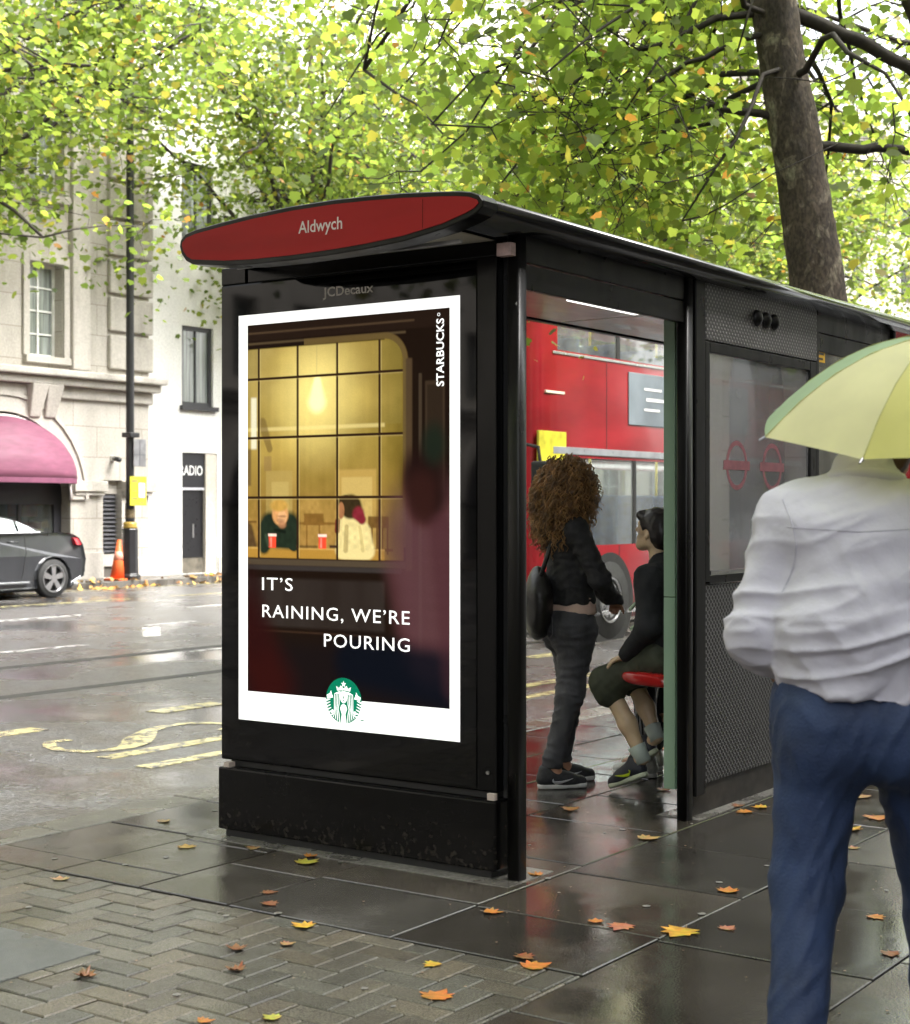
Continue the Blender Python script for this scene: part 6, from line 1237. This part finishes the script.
# --- seated figures: x forward (towards the road)
def seated(label, loc_, rz, top, collar, trousers, short, m_sk, m_up, m_so, m_mk, hairm, pitch, feet, knees, hands=True, k=1, stripes=False, marks=True, lace=None, sockm=None):
    t_ = thing('person', label, 'person', loc_, rz=rz, ident=False); hip = np.array((-.05, 0, .715)); chest = np.array((-.025, 0, 1.02)); neck = np.array((.0, 0, 1.165)); hc = np.array((.035, 0, 1.325))
    b = SDF((-.34, -.34, -.01), (.5, .34, 1.52), .0075); b.cap(neck - (0, 0, .03), hc - (.02, 0, .06), .048, .046, .03); P = head(b, hc, .95, 0, pitch); b.cap(hip, chest, .095, .105, .06, (1, 1.15, 1)); b.cap(chest + (0, -.12, .08), chest + (0, .12, .08), .045, .045, .06)
    arms = []
    for i, s_ in enumerate((-1, 1)):
        sh_ = chest + (0, s_ * .145, .085); el = np.array((-.07, s_ * .20, .86)); wr = np.array((.09, s_ * .17, .705)); arms.append((sh_, el, wr))
        b.cap(sh_, el, .038, .034, .04); b.cap(el, wr, .034, .023, .03); hand(b, wr, (.75, -s_ * .1, -.25), (.1, 0, -1), s_, .35, .155)
        kn, ft = np.array(knees[i]), feet[i]; an = np.array(ft[0]) + np.array((.055, 0, .095)) if len(ft) < 3 else np.array(ft[2])
        hj = hip + (.0, s_ * .085, -.02); b.cap(hj, kn, .07, .05, .05); b.cap(kn, kn * .45 + an * .55 + (-.012, 0, 0), .047, .045, .03); b.cap(kn * .45 + an * .55 + (-.012, 0, 0), an, .045, .03, .03); b.cap(an, an * .4 + np.array(ft[1]) * .6 + (0, 0, .03), .03, .026, .03)
    b.build('body', m_sk, t_); eyes(t_, P, .95, m_eyew, m_iris)
    j = SDF((-.36, -.36, .6), (.3, .36, 1.24), .0085); j.cap(hip + (0.0, 0, -.01), hip + (-.01, 0, .12), .118, .118, .05, (1, 1.2, 1)); j.cap(hip + (-.01, 0, .12), chest, .118, .125, .06, (1, 1.2, 1)); j.cap(chest + (-.005, -.115, .075), chest + (-.005, .115, .075), .068, .068, .07); j.cap(chest + (0, 0, .1), neck + (-.012, 0, .005), .085, .068, .04)
    for sh_, el, wr in arms: j.cap(sh_, el, .062, .055, .04); j.cap(el, wr - (wr - el) * .08, .055, .042, .03)
    j.cap(neck + (-.05, -.04, -.02), neck + (-.05, .04, -.02), .045, .045, .03); j.noise(.005, 32, 6, aniso=(1, 1, 1.5)); j.cap(neck + (.02, 0, .05), neck + (-.01, 0, -.02), .05, .045, .01, cut=True); jk = j.build('hoodie', top, t_)
    if collar: MB().tube([neck + np.array((.055 * math.cos(a), .062 * math.sin(a), -.012 + .012 * math.cos(2 * a) - .02 * math.cos(a))) for a in [6.283 * i / 20 for i in range(21)]], .020, 6).build('collar', collar, jk, smooth=True)
    q = SDF((-.3, -.32, .0), (.5, .32, .86), .0085); q.cap(hip + (0, -.05, -.03), hip + (0, .05, -.03), .115, .115, .05)
    for i, s_ in enumerate((-1, 1)):
        kn, ft = np.array(knees[i]), feet[i]; an = np.array(ft[0]) + np.array((.055, 0, .095)) if len(ft) < 3 else np.array(ft[2]); hj = hip + (.0, s_ * .085, -.02)
        if short: q.cap(hj, kn, .098, .082, .05); q.cap(kn, kn + (an - kn) * .10, .082, .088, .03)
        else: q.cap(hj, kn, .092, .07, .05); q.cap(kn, an + (kn - an) * .12, .07, .052, .03)
    q.noise(.005, 30, 9)
    q.build('shorts' if short else 'trousers', trousers, t_)
    for i, s_ in enumerate((-1, 1)):
        ft = feet[i]; kn = np.array(knees[i]); an = np.array(ft[0]) + np.array((.055, 0, .095)) if len(ft) < 3 else np.array(ft[2])
        add_shoe(t_, ft[0], ft[1], m_up, m_so, m_mk, 1, mark=marks, laces=lace)
        if sockm: MB().tube([an + (kn - an) * .16, an + (kn - an) * .05, an - (kn - an) * .06], [.047, .041, .041], 12).build('sock', sockm, t_, smooth=True)
        if stripes:
            for dy in (-.020, 0, .020): MB().tube([(hip + kn) / 2 + np.array((0, .095 if s_ > 0 else -.04, dy)), kn + np.array((dy * .7 - .02, .074, dy * .7)), kn * .6 + an * .4 + np.array((dy, .066, .0)), an + (kn - an) * .14 + np.array((dy, .054, 0))], .0055, 5).build('stripe', m_grey, t_)
    hr = SDF(hc - (.16, .15, .12), hc + (.16, .15, .19), .007); M_ = rotm(0, pitch)
    def Q(x, y, z): return hc + M_ @ (np.array((x, y, z)) * .95)
    hr.ell(Q(-.018, 0, .048), np.array((.112, .088, .094)) * .95, .02, M_); hr.cap(Q(-.07, -.03, -.0), Q(-.07, .03, -.0), .055, .055, .03); hr.cap(Q(-.06, 0, -.04), Q(-.06, 0, -.05), .05, .04, .03); hr.cap(Q(.07, -.045, .075), Q(.075, .04, .075), .026, .028, .02)
    hr.ell(Q(.10, 0, -.02), np.array((.085, .12, .085)) * .95, .012, M_, cut=True); hr.ell(Q(-.0, -.1, -.03), np.array((.033, .05, .05)), .01, M_, cut=True); hr.ell(Q(-.0, .1, -.03), np.array((.033, .05, .05)), .01, M_, cut=True); hr.noise(.004, 70, 4, aniso=(1, 1, .5)); hr.build('hair', hairm, t_)
    return t_, jk
m_hood = mat('black_fleece', (.011, .012, .013), .85, var=.25, bump=.2, bscale=150); m_oliv = mat('dark_olive_cotton', (.040, .046, .026), .8, var=.3, scale=12); m_trk = mat('black_tracksuit', (.014, .015, .017), .6)
m_neon = mat('neon_yellow_green', (.50, .62, .02), .4); m_redc = mat('red_collar', (.28, .02, .03), .7); m_sockw = mat('pale_sock', (.42, .48, .42), .8); m_bshoe = mat('black_runner', (.016, .018, .026), .55, bump=.3, bscale=250); m_trainer = mat('grey_white_trainer', (.42, .43, .40), .5, var=.3, scale=30)
boy, hood = seated('young person in black hoodie and olive shorts sitting on the red perch seat, looking up', (-.40, 1.95, 0), R(180 - 8), m_hood, m_redc, m_oliv, True, m_skino, m_bshoe, mat('pale_green_sole', (.46, .50, .36), .5), m_neon, m_hair_d, .28,
    [((.13, -.06, .075), (.30, -.05, .16), (.155, -.06, .19)), ((-.02, .075, .07), (.21, .09, .0), (.04, .075, .155))][::-1] if False else [((.06, -.07, .20), (.235, -.06, .055), (.07, -.07, .28)), ((.02, .075, .10), (.245, .085, .008), (.05, .08, .19))], [(.275, -.115, .585), (.24, .13, .56)], sockm=m_sockw)
gr_ = MB()
for y, z, w_, h in ((-.02, 1.0, .03, .05), (.02, .95, .05, .04), (-.03, .90, .04, .05), (.0, .85, .06, .03), (.03, .80, .03, .05)): gr_.tube([(.088, .06 + y - w_, z), (.082, .075 + y, z + h * .4), (.078, .075 + y + w_, z - h * .3)], .010, 5)
gr_.build('chest_print', mat('pale_green_print', (.45, .55, .38), .6), hood)
third, hood3 = seated('person in black striped track trousers and grey trainers, mostly hidden', (-.44, 2.50, 0), R(180), mat('navy_jacket', (.02, .022, .035), .7), None, m_trk, False, m_skinw, m_trainer, m_sole, m_grey, m_hair_d, .0,
    [((.28, -.10, .0), (.55, -.11, .0)), ((.20, .12, 0), (.47, .13, .0))], [(.30, -.12, .56), (.28, .13, .56)], stripes=True, marks=False, lace=m_grey)

# --- the walking figure under the umbrella (seen from behind)
m_shirt = mat('white_cotton', (.56, .55, .62), .7, var=.06, scale=8, bump=.15, bscale=60); m_blue = mat('navy_chino', (.018, .036, .092), .7, var=.3, scale=7, bump=.25, bscale=140); m_hairb = mat('mid_brown_hair', (.075, .038, .018), .5, var=.4, scale=40)
mn = thing('person', 'person in white shirt and blue trousers walking away under the yellow umbrella', 'person', (1.962, -1.505, 0), rz=R(35.08 + 90 - 18), ident=False)
KL, KR = (-.02, .135, .54), (.20, -.15, .58); AL, AR_ = (-.20, .15, .11), (.32, -.165, .10); HL, HR = (0, .10, .96), (0, -.10, .96)
ELB = (-.02, .25, 1.15); WRB = (.17, .20, 1.0); ERB = (.06, -.25, 1.15)
RIM, DOME = .45, .213; UC = Vector((2.074, -1.269, 1.668)); tocam = (Vector((3.326, -5.156, 0)) - Vector((UC.x, UC.y, 0))).normalized(); TILT = R(15)
ax_ = (Vector((0, 0, 1)) * math.cos(TILT) + tocam * math.sin(TILT)).normalized()
MROT = R(35.08 + 90 - 18); grip = Matrix.Rotation(-MROT, 3, 'Z') @ (UC - ax_ * .345 - Vector((1.962, -1.505, 0)))
gd = Vector((.35, .55, .15)).normalized(); gn = Vector((.6, -.35, .0)); gn = (gn - gd * gn.dot(gd)).normalized(); WRR = tuple(grip - gd * .085 - gn * .028)
b = SDF((-.42, -.42, -.01), (.62, .42, 1.88), .0085); b.cap((.0, 0, 1.44), (.075, -.02, 1.55), .06, .056, .03); Pm = head(b, (.12, -.03, 1.60), 1.0, 0, -.25); b.cap((0, 0, 1.0), (-.0, 0, 1.36), .11, .13, .06, (1, 1.25, 1)); b.cap((0, -.17, 1.42), (0, .17, 1.42), .05, .05, .06)
for h_, k_, a_ in ((HL, KL, AL), (HR, KR, AR_)): b.cap(h_, k_, .08, .055, .05); b.cap(k_, a_, .052, .036, .03); b.cap(a_, np.array(a_) + (.14, 0, -.04), .035, .03, .03)
for s_, e_, w_, hd, hn in ((.185, ELB, WRB, (.8, -.2, -.3), (-.0, -1, -.1)), (-.185, ERB, WRR, tuple(gd), tuple(gn))):
    b.cap((0, s_, 1.42), e_, .045, .038, .04); b.cap(e_, w_, .038, .027, .03); hand(b, w_, hd, hn, 1 if s_ > 0 else -1, .55 if s_ > 0 else 1.15, .185)
b.build('body', m_skinw, mn); eyes(mn, Pm, 1.0, m_eyew, m_iris)
hr = SDF((-.12, -.2, 1.42), (.32, .14, 1.84), .0075); hr.ell(Pm(-.02, 0, .045), (.112, .09, .098), .02); hr.cap(Pm(-.065, -.03, -.02), Pm(-.065, .03, -.02), .055, .055, .03); hr.cap(Pm(-.06, -.02, -.06), Pm(-.06, .02, -.06), .04, .04, .03); hr.ell(Pm(.115, 0, -.03), (.10, .13, .09), .012, cut=True)
for e in (-1, 1): hr.ell(Pm(.0, e * .1, -.03), (.035, .04, .05), .01, cut=True)
hr.noise(.004, 80, 3, aniso=(1, 1, .5)); hr.build('hair', m_hairb, mn)
j = SDF((-.34, -.46, .86), (.42, .46, 1.6), .006)
j.cap((-.01, 0, 1.00), (-.02, 0, 1.16), .155, .158, .05, (1, 1.30, 1)); j.cap((-.02, 0, 1.16), (-.01, 0, 1.36), .155, .152, .07, (1, 1.32, 1)); j.cap((-.005, -.155, 1.425), (-.005, .155, 1.425), .078, .078, .08); j.cap((.0, 0, 1.46), (.012, 0, 1.535), .088, .070, .04)
for s_, e_, w_ in ((.18, ELB, WRB), (-.18, ERB, WRR)): j.cap((0, s_, 1.415), e_, .083, .072, .022); e_, w_ = np.array(e_), np.array(w_); j.cap(e_, e_ * .2 + w_ * .8, .072, .056, .03); j.cap(e_ * .2 + w_ * .8, e_ * .1 + w_ * .9, .05, .05, .01)
# hanging folds: soft ridges that follow the drag of the cloth across the back
g = np.meshgrid(*j.ax, indexing='ij'); near = np.abs(j.D) < .06
fold = np.sin(46 * (g[2] + .35 * g[1] + .35 * np.abs(g[1] - .05) ** 1.5) + 2.2 * np.sin(7 * g[1] + 3)) * (.25 + .75 * np.clip((1.32 - g[2]) / .3, 0, 1)) + .6 * np.sin(23 * (g[1] * 1.1 - g[2] * .55) + 1.5 * np.sin(9 * g[2]))
j.noise(.004, 15, 12); j.half((0, 0, 1.01), (.05, .10, -1)); j.cap((.02, 0, 1.56), (.0, 0, 1.5), .058, .05, .01, cut=True); 
shirt = j.build('shirt', m_shirt, mn, wr=lambda p: crease(p, .75 + .6 * min(1, max(0, (1.36 - p[2]) / .2))))
SV = np.array([v.co[:] for v in shirt.data.vertices]); SV = SV[SV[:, 0] < .03]
def on_back(y, z): d_ = (SV[:, 1] - y) ** 2 + (SV[:, 2] - z) ** 2; k_ = np.argsort(d_)[:5]; p = SV[k_].mean(0); return (p[0] - .0006, y, z)
m_seam = mat('shirt_seam', (.46, .455, .52), .8); sm_ = MB()
sm_.tube([on_back(y, 1.395 + .012 * abs(y) * 5) for y in np.linspace(-.17, .17, 40)], .0016, 5); sm_.build('yoke_seam', m_seam, shirt)
for s_ in (-1, 1): MB().tube([on_back(s_ * (.185 - .035 * math.sin(t * 3.14)), 1.47 - .22 * t) for t in np.linspace(0, 1, 28)], .0016, 5).build('armhole_seam', m_seam, shirt)
MB().tube([(.012 + .078 * math.cos(a), .083 * math.sin(a), 1.515 - .014 * math.cos(a)) for a in [6.283 * i / 28 for i in range(29)]], .017, 8).build('collar', m_shirt, shirt, smooth=True)
q = SDF((-.4, -.36, .04), (.55, .36, 1.1), .0085); q.cap((0, -.05, 1.03), (-.0, .05, 1.03), .125, .125, .05, (1, 1.12, 1)); q.cap((-.05, -.085, .93), (-.05, -.085, .9), .105, .1, .06); q.cap((-.05, .085, .93), (-.05, .085, .9), .105, .1, .06); q.cap((0, -.06, .93), (0, .06, .93), .125, .125, .05)
for h_, k_, a_ in ((HL, KL, AL), (HR, KR, AR_)): q.cap(h_, k_, .112, .082, .06); q.cap(k_, a_, .080, .060, .04)
q.half((0, 0, 1.10), (0, 0, 1)); tr_ = q.build('trousers', m_blue, mn, wr=lambda p: crease((p[0] * 1.2, p[1] * 1.6, p[2] * .62 + .5 * p[1]), .6, 4))
MB().tube([(.0 + .138 * math.cos(a), .175 * math.sin(a), 1.045) for a in [6.283 * i / 36 for i in range(37)]], .018, 8).build('belt', mat('dark_belt', (.015, .012, .012), .4), tr_, smooth=True)
add_shoe(mn, np.array(AL) + (-.07, 0, -.055), np.array(AL) + (.20, .01, -.108), mat('black_leather_shoe', (.015, .014, .014), .25, coat=.4), m_tyre, m_grey, 1, mark=False); add_shoe(mn, np.array(AR_) + (-.07, 0, -.095), np.array(AR_) + (.21, 0, -.06), MATS['black_leather_shoe'], m_tyre, m_grey, 1, mark=False)

# --- the umbrella, tipped back over the shoulder
m_can = mat('umbrella_cloth', attr=True, rough=.5, var=.08, scale=5)
nt_ = m_can.node_tree; b_ = nt_.nodes['Principled BSDF']; tl = nt_.nodes.new('ShaderNodeBsdfTranslucent'); ms = nt_.nodes.new('ShaderNodeMixShader'); ms.inputs[0].default_value = .45
nt_.links.new(b_.inputs['Base Color'].links[0].from_socket, tl.inputs[0]); nt_.links.new(b_.outputs[0], ms.inputs[1]); nt_.links.new(tl.outputs[0], ms.inputs[2]); nt_.links.new(ms.outputs[0], nt_.nodes['Material Output'].inputs[0])
um = thing('umbrella', 'yellow and green umbrella tipped back over the walking person', 'umbrella', tuple(UC), ident=False)
side_ = Vector((-tocam.y, tocam.x, 0))
e1 = side_; e2 = ax_.cross(e1).normalized()
um.rotation_euler = Matrix((e1, e2, ax_)).transposed().to_euler()
cb = MB(); NR, NS = 9, 8; cols = [(.66, .63, .20), (.70, .68, .32), (.62, .60, .16), (.34, .48, .28), (.72, .70, .38), (.64, .62, .18), (.28, .44, .30), (.68, .66, .28)]
for p in range(8):
    cb.col = cols[p]; L_ = []
    for i in range(NR + 1):
        f = max(i / NR, .02); row = []
        for s_ in range(NS + 1):
            x = s_ / NS; a = 6.2832 * (p + x) / 8 + .39; bow = 4 * x * (1 - x); r_ = RIM * f * (1 - .045 * bow * f ** 2); z = DOME * (1 - f ** 2.1) - .018 * bow * f * (1 - f) * 2 + .006 * bow * f
            row.append((r_ * math.cos(a), r_ * math.sin(a), z))
        L_.append(row)
    cb.loft(L_, cap=False, closed=False)
cb.build('canopy', m_can, um, smooth=True, colors=True, recalc=False, base=(0, 0, 0))
m_stl = mat('umbrella_steel', (.25, .25, .26), .3, .9); rb = MB()
for p in range(8):
    a = 6.2832 * p / 8 + .39; rb.tube([(RIM * f * math.cos(a), RIM * f * math.sin(a), DOME * (1 - f ** 2.1) - .004) for f in (.02, .2, .4, .6, .8, 1.0)], .0022, 5); rb.tube([(.5 * RIM * math.cos(a), .5 * RIM * math.sin(a), DOME * (1 - .5 ** 2.1) - .006), (.01 * math.cos(a), .01 * math.sin(a), .02)], .002, 5)
    cv = [((RIM * f + .001) * math.cos(a), (RIM * f + .001) * math.sin(a), DOME * (1 - f ** 2.1) + .0012) for f in (.03, .2, .4, .6, .8, 1.0)]
    MB().tube(cv, .0013, 5).build('seam', mat('seam_thread', (.36, .36, .12), .7), um, base=(0, 0, 0)); MB().tube([cv[-1], ((RIM + .016) * math.cos(a), (RIM + .016) * math.sin(a), -.006)], [.0032, .0024], 8).build('rib_tip', m_stl, um, base=(0, 0, 0))
rb.build('ribs', m_stl, um, base=(0, 0, 0))
# the shaft runs down the axis to the hand
hw = mn.matrix_basis @ Vector((WRR[0] + .05, WRR[1] + .06, WRR[2] + .045)) if False else None
MB().tube([(0, 0, DOME + .045), (0, 0, -.30)], .0055, 8).build('shaft', m_stl, um, base=(0, 0, 0)); MB().tube([(0, 0, -.28), (0, 0, -.37), (0, 0, -.40)], [.012, .015, .010], 10).build('handle', m_tyre, um, smooth=True, base=(0, 0, 0)); MB().tube([(0, 0, DOME - .005), (0, 0, DOME + .012), (0, 0, DOME + .03)], [.018, .012, .006], 10).build('ferrule', m_stl, um, base=(0, 0, 0))
